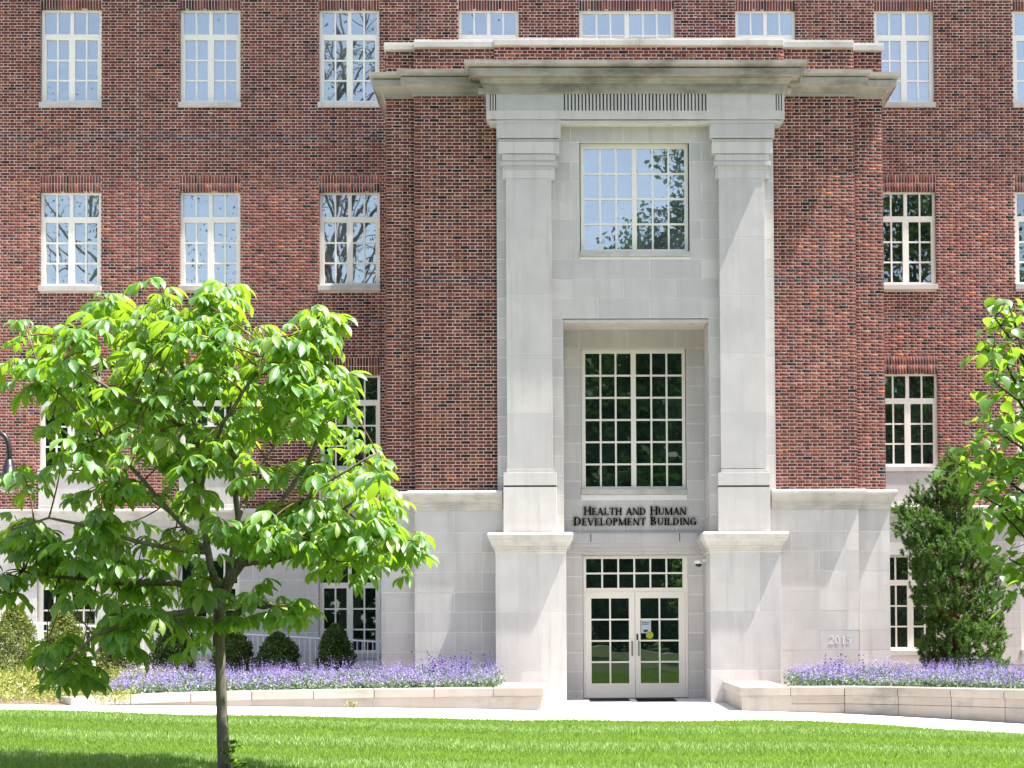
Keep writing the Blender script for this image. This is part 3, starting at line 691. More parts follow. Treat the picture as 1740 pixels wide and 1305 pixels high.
# door set
yd = NW+.1
dz = lambda y: Z(1080, y, yd); dx = lambda x: X(x, 1090, yd)
X0, X1, Z1 = dx(991.5), dx(1169.5), dz(943.5)
zr = dz(1002.5)
k = 1/82
W = X1-X0; H = Z1-zr
glazed('window', X0, X1, zr+.002, Z1, yd, [(5*k, W-9*k, 3.5*k, H-6*k, 6, 2)], mw=.036, parent=building, gm='glass_dark')
lx0, lm, lx1, lz0, lz1 = dx(994.5), dx(1079.2), dx(1164.3), .035, dz(1005.5)
mb = MB(); mb.box(X0, lx0-.004, yd, yd+.12, 0, zr); mb.box(lx1+.004, X1, yd, yd+.12, 0, zr); mb.box(lx0-.004, lx1+.004, yd, yd+.12, lz1+.004, zr); mb.box(X0, X1, yd-.02, yd+.15, -.02, .036, 1)
mb.build('door_frame', [M['frame'], M['metal']], building)
for a, b_, g0, g1, hx in ((lx0, lm-.004, dx(1005), dx(1069), dx(1074)), (lm+.004, lx1, dx(1088.5), dx(1153.5), dx(1085.3))):
    r = glazed('door', a, b_, lz0, lz1, yd+.012, [(g0-a, g1-a, dz(1161)-lz0, dz(1016.5)-lz0, 2, 4)], mw=.034, parent=building, framename='door_leaf', dep=.05, gm='glass_dark')
    mb = MB(); zA, zB = dz(1114), dz(1090)
    mb.tube([(hx, yd+.012, zA), (hx, yd-.04, zA), (hx, yd-.04, zB), (hx, yd+.012, zB)], .014, 8)
    h_ = mb.build('handle', M['metal'], None, smooth=True); h_.parent = r; h_.matrix_parent_inverse = Matrix.Translation(r.location).inverted()
    if hx > lm:
        mb = MB(); mb.box(dx(1081.4), dx(1084.6), yd-.004, yd+.012, dz(1087.5), dz(1077)); h_ = mb.build('lock_plate', M['black'], None); h_.parent = r; h_.matrix_parent_inverse = Matrix.Translation(r.location).inverted()
# notices on the right door leaf
yg = yd+.012+.030
b = MB(); b.box(dx(1089.6), dx(1106.5), yg-.002, yg+.001, dz(1076), dz(1054)); n_ = b.build('notice', M['paper']); tag(n_, 'pale blue paper notice on the glass of the right door leaf', 'notice')
b = MB(); b.box(dx(1094), dx(1101), yg-.004, yg-.0021, dz(1074), dz(1070)); b.box(dx(1091), dx(1104), yg-.004, yg-.0021, dz(1058.2), dz(1057)); b.box(dx(1091), dx(1103), yg-.004, yg-.0021, dz(1061.2), dz(1060)); pr_ = b.build('print', M['black'], n_)
b = MB(); cx_, cz_ = dx(1104.2), dz(1079.2)
for kk in range(24): pass
ring = [(cx_+.078*math.cos(t*math.pi/12), cz_+.078*math.sin(t*math.pi/12)) for t in range(24)]
n0 = len(b.v); b.v += [(x, yg-.006, z) for x, z in ring] + [(x, yg-.0045, z) for x, z in ring]; b.f.append(tuple(range(24))[::-1]); b.mi.append(0)
for t in range(24): b.f.append((t, (t+1) % 24, 24+(t+1) % 24, 24+t)); b.mi.append(0)
tag(b.build('round_sticker', M['yellow']), 'round yellow sticker just below the notice on the right door', 'sticker')

# ------------------------------------------------------------------ lettering
def glyph(ch):
    """quads of a serif capital in a unit-high box; returns (width, [quads])"""
    T, t, sf = .185, .075, .055; q = []
    def R(x0, y0, x1, y1): q.append(((x0, y0), (x1, y0), (x1, y1), (x0, y1)))
    def S(xc, y, w_=.34): R(xc-w_/2, y, xc+w_/2, y+sf)
    def stem(x, wd=T, y0=0, y1=1, s0=True, s1=True):
        R(x, y0, x+wd, y1)
        if s0: S(x+wd/2, y0, wd+.17)
        if s1: S(x+wd/2, y1-sf, wd+.17)
    def arc(cx, cy, rx, ry, a0, a1, w0=t, w1=T, n=12):
        P = []
        for i in range(n+1):
            a = math.radians(a0+(a1-a0)*i/n); wd = w0+(w1-w0)*abs(math.cos(a))
            P.append(((cx+rx*math.cos(a), cy+ry*math.sin(a)), (cx+(rx-wd)*math.cos(a), cy+(ry-max(w0, wd*.45))*math.sin(a))))
        for (a, b), (c, d) in zip(P, P[1:]): q.append((a, c, d, b))
    def dg(x0, y0, x1, y1, wd): q.append(((x0-wd/2, y0), (x0+wd/2, y0), (x1+wd/2, y1), (x1-wd/2, y1)))
    if ch == 'H': stem(.09); stem(.66); R(.2, .47, .7, .54); return .92, q
    if ch == 'E': stem(.09); R(.1, .94, .62, 1); R(.1, 0, .66, .06); R(.2, .47, .52, .53); R(.57, .8, .62, 1); R(.61, 0, .66, .22); R(.48, .38, .52, .62); return .74, q
    if ch == 'A': dg(.1, 0, .42, 1, t); dg(.75, 0, .44, 1, T); R(.22, .3, .66, .36); S(.1, 0, .26); S(.75, 0, .36); return .90, q
    if ch == 'L': stem(.09); R(.1, 0, .66, .06); R(.61, 0, .66, .24); return .72, q
    if ch == 'T': stem(.32, s1=False); R(.03, .94, .78, 1); R(.03, .76, .08, 1); R(.73, .76, .78, 1); return .82, q
    if ch == 'U': stem(.09, y0=.3, s0=False); stem(.68, t, y0=.3, s0=False); arc(.415, .32, .325, .33, 180, 360, .06, .12); return .88, q
    if ch == 'M': stem(.10, t); stem(.85, T); dg(.18, 1, .50, 0, T); dg(.92, 1, .54, 0, t); return 1.14, q
    if ch == 'N': stem(.12, t); stem(.74, t); dg(.14, 1, .72, 0, T); return .94, q
    if ch == 'D': stem(.09); arc(.3, .5, .52, .5, -90, 90); R(.1, 0, .32, .06); R(.1, .94, .32, 1); return .90, q
    if ch == 'V': dg(.14, 1, .44, 0, T); dg(.78, 1, .47, 0, t); S(.14, .95, .34); S(.78, .95, .26); return .90, q
    if ch == 'O': arc(.46, .5, .42, .51, 0, 360, n=24); return .94, q
    if ch == 'P': stem(.09); arc(.3, .73, .36, .27, -90, 90); R(.1, .94, .32, 1); R(.1, .46, .32, .52); return .72, q
    if ch == 'B': stem(.09); arc(.3, .75, .32, .25, -90, 90); arc(.3, .27, .40, .27, -90, 90); R(.1, .94, .32, 1); R(.1, .48, .34, .54); R(.1, 0, .32, .06); return .78, q
    if ch == 'I': stem(.11); return .42, q
    if ch == 'G': arc(.46, .5, .42, .51, 45, 330, n=20); R(.64, .05, .80, .44); S(.7, .42, .32); return .92, q
    if ch == '2': arc(.3, .72, .27, .28, -20, 170, .06, .13); dg(.08, .04, .5, .62, .12); R(.05, 0, .58, .09); return .62, q
    if ch == '0': arc(.32, .5, .28, .5, 0, 360, .05, .13, n=22); return .66, q
    if ch == '1': stem(.2, .14, s1=False); dg(.12, .84, .26, 1, .08); return .52, q
    if ch == '5': R(.12, .92, .54, 1); R(.12, .5, .17, 1); arc(.27, .32, .28, .32, -140, 110, .06, .13); return .62, q
    return .4, q
def text_line(parts, xl, xr, zb, yf, mat, parent, dep=.03, name='letter'):
    """parts: list of (char, height); fitted between xl and xr"""
    adv = []; 
    for ch, h in parts: adv.append((glyph(ch)[0] if ch != ' ' else .42)*h)
    tot = sum(adv); sx = (xr-xl)/tot; x = xl
    for (ch, h), a in zip(parts, adv):
        if ch != ' ':
            mb = MB()
            for n_, qd in enumerate(glyph(ch)[1]):
                P = [(x+p[0]*h*sx, zb+p[1]*h) for p in qd]; y0 = yf - n_*.00015; n0 = len(mb.v)
                mb.v += [(p[0], y0, p[1]) for p in P] + [(p[0], yf+dep, p[1]) for p in P]
                mb.f += [(n0, n0+1, n0+2, n0+3), (n0+1, n0, n0+4, n0+5), (n0+2, n0+1, n0+5, n0+6), (n0+3, n0+2, n0+6, n0+7), (n0, n0+3, n0+7, n0+4)]; mb.mi += [0]*5
            mb.build(name, mat, parent)
        x += a*sx
sign = empty('building_sign', (1.27, NW-.03, Z(1078, 893, NW))); tag(sign, 'black serif lettering naming the building on the stone above the entrance doors', 'sign')
def caps(s, big, small):
    out = []
    for wd in s.split(' '):
        for i, c in enumerate(wd): out.append((c, big if (i == 0 and wd != 'AND') else small))
        out.append((' ', big))
    return out[:-1]
k = 1/82.1
text_line(caps('HEALTH AND HUMAN', 14.5*k, 12.2*k), X(991.5, 869, NW), X(1166.5, 869, NW), Z(1078, 875.3, NW), NW-.045, M['letter'], sign, dep=.035)
text_line(caps('DEVELOPMENT BUILDING', 14.5*k, 12.2*k), X(974.5, 887, NW), X(1184, 887, NW), Z(1078, 892.8, NW), NW-.045, M['letter'], sign, dep=.035)
# carved date
dt = bpy.data.objects.new('inscription', None)
mbx = MB(); x = X(1408.5, 1088, BF0); hh = 14/85
for ch in '2015':
    a, qs = glyph(ch)
    for n_, qd in enumerate(qs):
        P = [(x+p[0]*hh, Z(1428, 1094.5, BF0)+p[1]*hh) for p in qd]; n0 = len(mbx.v); y0 = BF0-.004-n_*.0001
        mbx.v += [(p[0], y0, p[1]) for p in P] + [(p[0], BF0+.02, p[1]) for p in P]
        mbx.f += [(n0, n0+1, n0+2, n0+3), (n0+1, n0, n0+4, n0+5), (n0+2, n0+1, n0+5, n0+6), (n0+3, n0+2, n0+6, n0+7), (n0, n0+3, n0+7, n0+4)]; mbx.mi += [0]*5
    x += a*hh*(X(1447.5, 1088, BF0)-X(1408.5, 1088, BF0))/(2.42*hh)
mbx.build('inscription', M['digit'], building)
# security camera on the right jamb
cc = at(1187, 957, PW+.55); cx_, cz_ = cc; cy_ = PW+.55
sc_ = empty('security_camera', (cx_, cy_, cz_)); tag(sc_, 'white dome security camera on a bracket beside the door transom', 'security camera')
b = MB(); b.lathe((cx_, cy_, cz_), [(.03, .075), (.085, .07), (.09, .02), (.085, -.01)], 18); b.build('housing', M['white'], sc_, smooth=True)
b = MB(); b.lathe((cx_, cy_, cz_), [(.068, -.005), (.066, -.035), (.05, -.062), (.02, -.075)], 16); b.build('dome', M['lens'], sc_, smooth=True)
b = MB(); b.box(cx_+.05, nR-.001, cy_-.025, cy_+.025, cz_+.03, cz_+.085); b.box(nR-.03, nR-.001, cy_-.05, cy_+.05, cz_-.06, cz_+.09); b.build('bracket', M['white'], sc_, bev=.008)

# ------------------------------------------------------------------ ground
def zt(x):
    return float(np.interp(x, [-60, -14, -7.7, -5.6, -1.4, -.5, 3.0, 5.0, 7.8, 14, 60], [.8, .5, .285, .165, .045, .012, .012, -.055, -.14, -.30, -.6]))
def ground_at(px, py):
    z = 0.0
    for _ in range(25): x, y = atz(px, py, z); z = .5*z+.5*zt(x)
    return x, y, z
near = [ground_at(a, b) for a, b in ((-60, 1208), (0, 1209.5), (200, 1212.5), (400, 1217), (700, 1221.5), (960, 1226), (1200, 1227.5), (1380, 1227.5), (1510, 1234), (1603, 1242), (1740, 1249.5), (1800, 1252))]
nx_ = [p[0] for p in near]; ny_ = [p[1] for p in near]
print('near', [(round(a, 2), round(b, 2)) for a, b in zip(nx_, ny_)])
def Yn(x):
    if x < nx_[0]: return ny_[0] + (x-nx_[0])*.25
    if x > nx_[-1]: return ny_[-1] - (x-nx_[-1])*.5
    return float(np.interp(x, nx_, ny_))
xs = sorted(set(list(np.linspace(-30, 30, 121)) + [-60, -14, 60]))
def strip(name, f0, f1, dz, mat, ny=1, label=None):
    mb = MB()
    for x in xs:
        for j in range(ny+1): y = f0(x)+(f1(x)-f0(x))*j/ny; mb.v.append((x, y, zt(x)+dz))
    for i in range(len(xs)-1):
        for j in range(ny): a = i*(ny+1)+j; mb.f.append((a, a+ny+1, a+ny+2, a+1)); mb.mi.append(0)
    o = mb.build(name, mat); o['kind'] = 'structure'; return o
strip('lawn', lambda x: -43.8, lambda x: Yn(x)+.02, -.012, M['lawn'], 8)
strip('sidewalk', Yn, lambda x: 60.0, 0.0, M['concrete'], 2)
strip('far_path', lambda x: -46.4, lambda x: -43.8, 0.0, M['concrete'])
strip('far_lawn', lambda x: -120.0, lambda x: -46.4, -.012, M['lawn'])
b = MB(); b.face([(-900, -900, -.9), (900, -900, -.9), (900, 900, -.9), (-900, 900, -.9)]); b.build('ground', M['lawn'])['kind'] = 'structure'
# joint lines of the pavement in front of the doors and the threshold slab
b = MB(); b.box(nL+.0, nR-.0, PD-.0, NW, -.02, .020); b.build('paving', M['concrete'])['kind'] = 'structure'
def grass(n, x0, x1, y0, y1f, name):
    xx = rng.uniform(x0, x1, n); u = rng.uniform(0, 1, n)**.85
    yy = y0 + u*(np.array([y1f(x) for x in np.linspace(x0, x1, 400)])[np.clip(((xx-x0)/(x1-x0)*399).astype(int), 0, 399)]-y0)
    zz = np.interp(xx, [-60, -14, -7.7, -5.6, -1.4, -.5, 3.0, 5.0, 7.8, 14, 60], [.8, .5, .285, .165, .045, .012, .012, -.055, -.14, -.30, -.6])-.012
    sw = np.sin(yy*2.1+np.sin(xx*.3)*.6+.4)*.5+.5; patch = np.sin(xx*1.7+yy*2.3)*np.sin(xx*.9-yy*1.1)
    h = rng.uniform(.03, .066, n)*(.78+.45*sw+.2*patch); wd = rng.uniform(.0045, .009, n)*(yy/17); an = rng.uniform(0, 2*np.pi, n)
    lean = rng.normal(0, .35, (n, 2)); lean[:, 1] += (sw-.5)*1.0
    V = np.zeros((n, 3, 3)); dxv, dyv = np.cos(an)*wd, np.sin(an)*wd
    V[:, 0] = np.stack([xx-dxv, yy-dyv, zz], 1); V[:, 1] = np.stack([xx+dxv, yy+dyv, zz], 1)
    V[:, 2] = np.stack([xx+lean[:, 0]*h, yy+lean[:, 1]*h, zz+h], 1)
    o = obj(name, npmesh(name, V.reshape(-1, 3), np.arange(3*n).reshape(-1, 3), [M['grass']])); tag(o, 'short mown green grass between the pavement and the viewer', 'grass', kind='stuff'); return o
grass(640000, -11.5, 10.5, 12.8, lambda x: Yn(x)+.05+.04*math.sin(x*5.3)*math.sin(x*2.1), 'grass')

# ------------------------------------------------------------------ planters
CAPZ = .43
def planter(name, label, pts, endblock, endback, njo, side):
    """pts: front top edge of the coping, plan points"""
    root = empty(name, (pts[0][0], pts[0][1], zt(pts[0][0]))); tag(root, label, 'planter wall')
    P = [np.array(p) for p in pts]; seg = [np.linalg.norm(b-a) for a, b in zip(P, P[1:])]; cum = np.concatenate([[0], np.cumsum(seg)])
    def at_s(s): return np.array([np.interp(s, cum, [p[0] for p in P]), np.interp(s, cum, [p[1] for p in P])])
    def nrm(s):
        d = at_s(min(s+.3, cum[-1])) - at_s(max(s-.3, 0)); d /= np.linalg.norm(d); n = np.array([-d[1], d[0]]); return n if n[1] > 0 else -n
    def prism(s0, s1, in0, in1, z0a, z0b, z1, nm, mat, bev=.012):
        mb = MB(); a, b_ = at_s(s0), at_s(s1); na, nb = nrm(s0), nrm(s1)
        lo = [(a+na*in0, z0a), (b_+nb*in0, z0b), (b_+nb*in1, z0b), (a+na*in1, z0a)]
        mb.v = [(p[0], p[1], z) for p, z in lo] + [(p[0], p[1], z1) for p, z in lo]
        mb.f = [(0, 3, 2, 1), (4, 5, 6, 7), (0, 1, 5, 4), (1, 2, 6, 5), (2, 3, 7, 6), (3, 0, 4, 7)]; mb.mi = [0]*6
        mb.build(nm, mat, root, bev=bev)
    n = round(cum[-1]/njo); L = cum[-1]/n
    for k_ in range(n):
        s0, s1 = k_*L+.004, (k_+1)*L-.004
        prism(s0, s1, 0, .40, CAPZ-.155, CAPZ-.155, CAPZ, 'coping_stone', M['stone_planter'])
        p0, p1 = at_s(s0), at_s(s1); g0, g1 = zt(p0[0])-.06, zt(p1[0])-.06
        if side == 'left':
            if min(g0, g1)+.06 < CAPZ-.17: prism(s0-.004, s1+.004, .045, .36, g0, g1, CAPZ-.156, 'wall_block', M['stone_planter'], .004)
        else:
            zm = .125; o_ = .35*L if k_ % 2 else 0
            prism(s0, s1, .05, .36, zm+.003, zm+.003, CAPZ-.158, 'wall_block', M['stone_planter'], .004)
            prism(s0, s1, .045, .36, g0, g1, zm-.003, 'wall_block', M['stone_planter'], .004)
    (ex0, ey0), (ex1, ey1) = endblock   # front corners of the end block left to right
    for nm, i0, z0, z1 in (('coping_stone', 0, CAPZ-.155, CAPZ), ('wall_block', .04, -.2, CAPZ-.158)):
        mb = MB(); il, ir = (-.03 if side == 'left' and i0 else i0), (-.03 if side == 'right' and i0 else i0); lo = [(ex0+il, ey0+i0), (ex1-ir, ey1+i0), (ex1-ir, endback), (ex0+il, endback)]
        mb.v = [(p[0], p[1], z0) for p in lo] + [(p[0], p[1], z1) for p in lo]
        mb.f = [(0, 3, 2, 1), (4, 5, 6, 7), (0, 1, 5, 4), (1, 2, 6, 5), (2, 3, 7, 6), (3, 0, 4, 7)]; mb.mi = [0]*6
        mb.build(nm, M['stone_planter'], root, bev=.012 if i0 == 0 else .004)
    return root
L_ = [atz(a, b, CAPZ) for a, b in ((121, 1184.7), (260, 1179), (400, 1174.9), (620, 1171.3), (838, 1168.6))]
Lr = atz(924, 1168.0, CAPZ); 
R_ = [atz(a, b, CAPZ) for a, b in ((1343, 1167.0), (1439, 1166.6), (1541, 1168.0), (1647, 1170.0), (1740, 1172.2), (1800, 1173.5))]
Rl = atz(1257, 1167.6, CAPZ)
print('planter', L_, Lr, Rl, R_)
planter('planter_wall', 'low sandy stone planter wall curving left of the entrance, in front of the catmint', L_, (L_[-1], Lr), PD-.0, 1.07, 'left')
planter('planter_wall', 'low two-course sandy stone planter wall right of the entrance', R_, (Rl, R_[0]), PD-.0, 1.0, 'right')
# beds behind the planter walls
def bed(name, front, back, z, mat):
    mb = MB(); n = len(front); mb.v = [(p[0], p[1], z) for p in front] + [(p[0], p[1], z+.02) for p in back]
    for i in range(n-1): mb.f.append((i, i+1, n+i+1, n+i)); mb.mi.append(0)
    o = mb.build(name, mat); o['kind'] = 'structure'; return o
MF = [ground_at(a, b)[:2] for a, b in ((-90, 1197), (0, 1196.5), (60, 1197.5), (120, 1199))]
mb = MB()
for q in MF: mb.v.append((q[0], q[1], zt(q[0])+.006))
for q in MF: mb.v.append((q[0]+.15, q[1]+.9, max(.36, zt(q[0])+.03)))
for i_ in range(3): mb.f.append((i_, i_+1, i_+5, i_+4)); mb.mi.append(0)
mb.build('mulch_verge', M['mulch'])['kind'] = 'structure'
LF = [(q[0]+.1, q[1]+.8) for q in MF[:-1]] + [(p[0], p[1]+.2) for p in L_] + [(pdL+.05, L_[-1][1]+.2)]
bed('flower_bed', LF, [(x, MW) if x < blL else (x, B0) for x, y in LF], .36, M['mulch'])
RF = [(pdR-.02, R_[0][1]+.2)] + [(p[0], p[1]+.2) for p in R_] + [(12, 23.4), (17, 22)]
bed('flower_bed', RF, [(x, MW) for x, y in RF], .36, M['mulch'])

def rotz_pts(P, a):
    c, s_ = np.cos(a), np.sin(a); return np.stack([P[..., 0]*c-P[..., 1]*s_, P[..., 0]*s_+P[..., 1]*c, P[..., 2]], -1)
def tri_cloud(c, size, rs, asp=.45, up=0.0):
    """random leaf-like kites (2 tris as quads) about centres c"""
    n = len(c); d = rs.normal(0, 1, (n, 3)); d[:, 2] += up; d /= np.linalg.norm(d, axis=1)[:, None]
    e = np.cross(d, rs.normal(0, 1, (n, 3))); e /= np.linalg.norm(e, axis=1)[:, None]; s_ = size*rs.uniform(.7, 1.3, n) if np.isscalar(size) else size
    V = np.zeros((n, 4, 3)); V[:, 0] = c; V[:, 1] = c + d*s_[:, None]*.5 + e*s_[:, None]*asp*.5; V[:, 2] = c + d*s_[:, None]; V[:, 3] = c + d*s_[:, None]*.5 - e*s_[:, None]*asp*.5
    return V.reshape(-1, 3), np.arange(4*n).reshape(-1, 4)
def catmint(front_pts, depth, dens, name, label, tall):
    P = np.array(front_pts); seg = np.linalg.norm(np.diff(P, axis=0), axis=1); cum = np.concatenate([[0], np.cumsum(seg)])
    n = int(cum[-1]*depth*dens*1.35); s_ = rng.uniform(0, cum[-1], n); t = rng.uniform(.0, 1, n); cl_ = np.sin(s_*4.1+1.3*np.sin(t*5))*np.sin(t*7+s_*1.7); kp = rng.uniform(0, 1, n) < .62+.38*cl_; s_, t = s_[kp], t[kp]; n = len(s_)
    x = np.interp(s_, cum, P[:, 0]); y = np.interp(s_, cum, P[:, 1]) + .42 + t*depth
    hgt = .235*(.72+.35*np.sin(x*2.3+1)*np.sin(y*3+x)*.5+.28*rng.uniform(0, 1, n)) + .16*t
    x += rng.normal(0, .03, n)
    V, F, MI = [], [], []; off = 0
    # foliage mound
    m_ = n*16; idx = rng.integers(0, n, m_); c = np.stack([x[idx]+rng.normal(0, .07, m_), y[idx]+rng.normal(0, .07, m_), .36+rng.uniform(0, 1, m_)*hgt[idx]*.95], 1)
    v, f = tri_cloud(c, .055, rng, .5, .6); V.append(v); F.append(f); MI.append(np.zeros(len(f))); off += len(v)
    # spikes: small florets up each stalk
    k_ = 11; tt = np.linspace(.0, 1, k_); lean = rng.normal(0, .22, (n, 2))
    base = .36+hgt*.78; top = .36+hgt*rng.uniform(1.0, 1.75, n)
    cz = base[:, None]+(top-base)[:, None]*tt[None]; cx = x[:, None]+lean[:, :1]*(cz-.36); cy = y[:, None]+lean[:, 1:]*(cz-.36)
    c = np.stack([cx, cy, cz], -1).reshape(-1, 3)+rng.normal(0, .007, (n*k_, 3)); sz = np.tile(.034*(1-.55*tt), n)
    v, f = tri_cloud(c, sz, rng, .7, .2); V.append(v); F.append(f+off); MI.append(np.ones(len(f))); off += len(v)
    # a few tall dark spikes
    if tall is not None:
        n2 = tall[2]; x2 = rng.uniform(tall[0], tall[1], n2); y2 = np.interp(x2, P[:, 0], P[:, 1])+.5+rng.uniform(.3, 1, n2)*depth; k2 = 20
        tp = .36+rng.uniform(.45, .78, n2)*.92; cz = .5+(tp-.5)[:, None]*np.linspace(.1, 1, k2)[None]; c = np.stack([x2[:, None]+0*cz+.02*np.sin(cz*9), y2[:, None]+0*cz, cz], -1).reshape(-1, 3)+rng.normal(0, .009, (n2*k2, 3))
        v, f = tri_cloud(c, .04, rng, .7, .2); V.append(v); F.append(f+off); MI.append(np.full(len(f), 2)); off += len(v)
    o = obj(name, npmesh(name, np.concatenate(V), np.concatenate(F), [M['lav_green'], M['lav_flower'], M['salvia']], np.concatenate(MI)))
    tag(o, label, 'flowers', kind='stuff')
catmint([(L_[0][0]+.3, L_[0][1])] + L_[1:] + [(-1.40, L_[-1][1])], 2.0, 230, 'catmint', 'mass of purple catmint spikes behind the left planter wall', (-2.95, -1.5, 34))
catmint([(4.15, R_[0][1]-.05)] + R_[1:], 1.9, 230, 'catmint', 'mass of purple catmint spikes behind the right planter wall', (4.6, 5.4, 12))
# golden ground cover far left
n = 26000; x = rng.uniform(-12.5, -7.2, n); y0_ = np.interp(x, [-12.5, -9, -7.3], [23.3, 23.6, 23.9]); t = rng.uniform(0, 1, n); y = y0_+t*4.2+.45
c = np.stack([x, y, .33+rng.uniform(0, 1, n)**.7*(.12+.30*np.minimum(1, t*2.2))*(1+.25*np.sin(x*6)*np.sin(y*5))], 1)
v, f = tri_cloud(c, .055, rng, .4, .6); tag(obj('ground_cover', npmesh('ground_cover', v, f, [M['gold']])), 'golden green ground cover at the far left edge of the beds', 'ground cover', kind='stuff')

# ------------------------------------------------------------------ small built things
for a, b_, lb in ((1002, 1070, 'black doormat lying before the left door leaf'), (1082, 1148, 'black doormat lying before the right door leaf')):
    mb = MB(); y0, y1 = 29.75, 30.85; xa = X(a, 1193, 30.2); xb = X(b_, 1193, 30.2); mb.box(xa, xb, y0, y1, .021, .034)
    for i in range(22): mb.box(xa+.03, xb-.03, y0+.04+i*.047, y0+.06+i*.047, .034, .039)
    tag(mb.build('doormat', M['rubber']), lb, 'doormat', 'doormats before the entrance doors')
# handrail of the ramp
RY = 33.3
rail = empty('ramp_railing', (X(651, 1140, RY), RY, .4)); tag(rail, 'white metal balustrade rising leftward along the ramp before the ground floor windows', 'railing')
xa, za = at(10, 1056, RY); xb, zb = at(651, 1091, RY)
fz = lambda x: za+(zb-za)*(x-xa)/(xb-xa)
mb = MB(); mb.tube([(xa-3, RY, fz(xa-3)), (xb, RY, zb), (xb+.03, RY, zb-.04), (xb+.03, RY, .3)], .022, 8); mb.build('handrail', M['rail'], rail, smooth=True)
mb = MB(); mb.tube([(xa-3, RY, fz(xa-3)-.78), (xb, RY, zb-.78)], .014, 6); mb.build('bottom_rail', M['rail'], rail)
x = xb-.115; i = 0
while x > xa-2.9:
    mb = MB(); th = .0085 if i % 13 else .02
    mb.box(x-th, x+th, RY-th, RY+th, fz(x)-(.78 if th < .01 else 1.0), fz(x)-.015); mb.build('baluster' if th < .01 else 'post', M['rail'], rail); x -= .115; i += 1
mb = MB(); mb.v = [(xa-3, RY+.05, fz(xa-3)-.92), (xb, RY+.05, .38), (xb, MW-.1, .38), (xa-3, MW-.1, fz(xa-3)-.92), (xa-3, RY+.05, -.2), (xb, RY+.05, -.2), (xb, MW-.1, -.2), (xa-3, MW-.1, -.2)]
mb.f = [(0, 1, 2, 3), (0, 4, 5, 1), (1, 5, 6, 2)]; mb.mi = [0]*3; r_ = mb.build('ramp', M['concrete']); r_['kind'] = 'structure'
# street lamp at the left edge
LY = 25.5
lx, lz = at(15, 812, LY); px_ = X(-16, 815, LY)
lamp = empty('street_lamp', (px_, LY, zt(px_))); tag(lamp, 'black gooseneck street lamp with bell shade at the left edge', 'street lamp')
mb = MB(); mb.lathe((px_, LY, zt(px_)), [(.2, 0), (.2, .12), (.13, .2), (.11, .7), (.07, .8), (.055, 1.0), (.045, 3.9), (.06, 3.92), (.05, 4.05), (.02, 4.2)], 14); mb.build('pole', M['black'], lamp, smooth=True)
mb = MB(); P = []
zc = Z(0, 765, LY)
for t in range(13):
    a = math.pi*(1-t/12); P.append((((px_+lx)/2)+(lx-px_)/2*math.cos(a), LY, zc+.28*math.sin(a)))
P = [(px_, LY, zc-.35)] + P + [(lx, LY, lz+.27)]
mb.tube(P, .045, 9); mb.build('arm', M['black'], lamp, smooth=True)
mb = MB(); mb.lathe((lx, LY, lz), [(.035, .32), (.07, .3), (.075, .22), (.095, .2), (.10, .08), (.16, .05), (.24, .0), (.245, -.02), (.23, -.03)], 20); mb.build('lamp_shade', M['black'], lamp, smooth=True)
mb = MB(); mb.lathe((lx, LY, lz), [(.215, -.02), (.215, -.08), (.185, -.16), (.12, -.22), (.03, -.26)], 18); mb.build('globe', M['lampglass'], lamp, smooth=True)

# ------------------------------------------------------------------ trees
def rot_matrix(az, el, roll):
    ca, sa = math.cos(az), math.sin(az); ce, se = math.cos(el), math.sin(el); cr, sr = math.cos(roll), math.sin(roll)
    A = np.array([[ca, -sa, 0], [sa, ca, 0], [0, 0, 1]]); B = np.array([[ce, 0, -se], [0, 1, 0], [se, 0, ce]]); C_ = np.array([[1, 0, 0], [0, cr, -sr], [0, sr, cr]])
    return A @ B @ C_
def blade(L, Wd, p0, az, d0, d1, shape, fold=.22, n=6):
    """one leaflet: starts at p0 heading az (plan), slope falls from d0 to d1 (radians, down positive)"""
    V = []; pos_ = np.array(p0, float); h = np.array([math.cos(az), math.sin(az), 0]); s_ = np.array([-math.sin(az), math.cos(az), 0])
    for i in range(n+1):
        t = i/n; wv = Wd*np.interp(t, [q[0] for q in shape], [q[1] for q in shape]); sl_ = d0+(d1-d0)*t
        up = np.array([math.sin(sl_)*h[0], math.sin(sl_)*h[1], math.cos(sl_)])
        V += [pos_ - s_*wv/2 + up*wv*fold, pos_.copy(), pos_ + s_*wv/2 + up*wv*fold]
        if i < n: pos_ = pos_ + (h*math.cos(sl_) + np.array([0, 0, -math.sin(sl_)]))*L/n
    F = []
    for i in range(n): a = i*3; F += [(a, a+1, a+4, a+3), (a+1, a+2, a+5, a+4)]
    return np.array(V), np.array(F)
OBOV = [(0, .05), (.15, .28), (.38, .72), (.58, 1), (.76, .80), (.9, .33), (1, .0)]
HEART = [(0, .45), (.1, .85), (.3, 1), (.55, .85), (.8, .42), (.93, .15), (1, .01)]
def compound(rs, scale=1.0):
    V, F = [], []; off = 0; pet = .10*scale
    a_, b_ = blade(pet, .006, (0, 0, 0), 0, -.35, .1, [(0, 1), (1, 1)], 0, 2); V.append(a_); F.append(b_); off += len(a_); tip = a_[-2]
    for az, ln in ((0, 1), (.75, .9), (-.75, .9), (1.6, .66), (-1.6, .66)):
        L = .245*scale*ln*rs.uniform(.88, 1.12); a_, b_ = blade(L, L*rs.uniform(.34, .41), tip, az+rs.normal(0, .12), rs.uniform(.25, .75), rs.uniform(1.05, 1.6), OBOV)
        V.append(a_); F.append(b_+off); off += len(a_)
    return np.concatenate(V), np.concatenate(F)
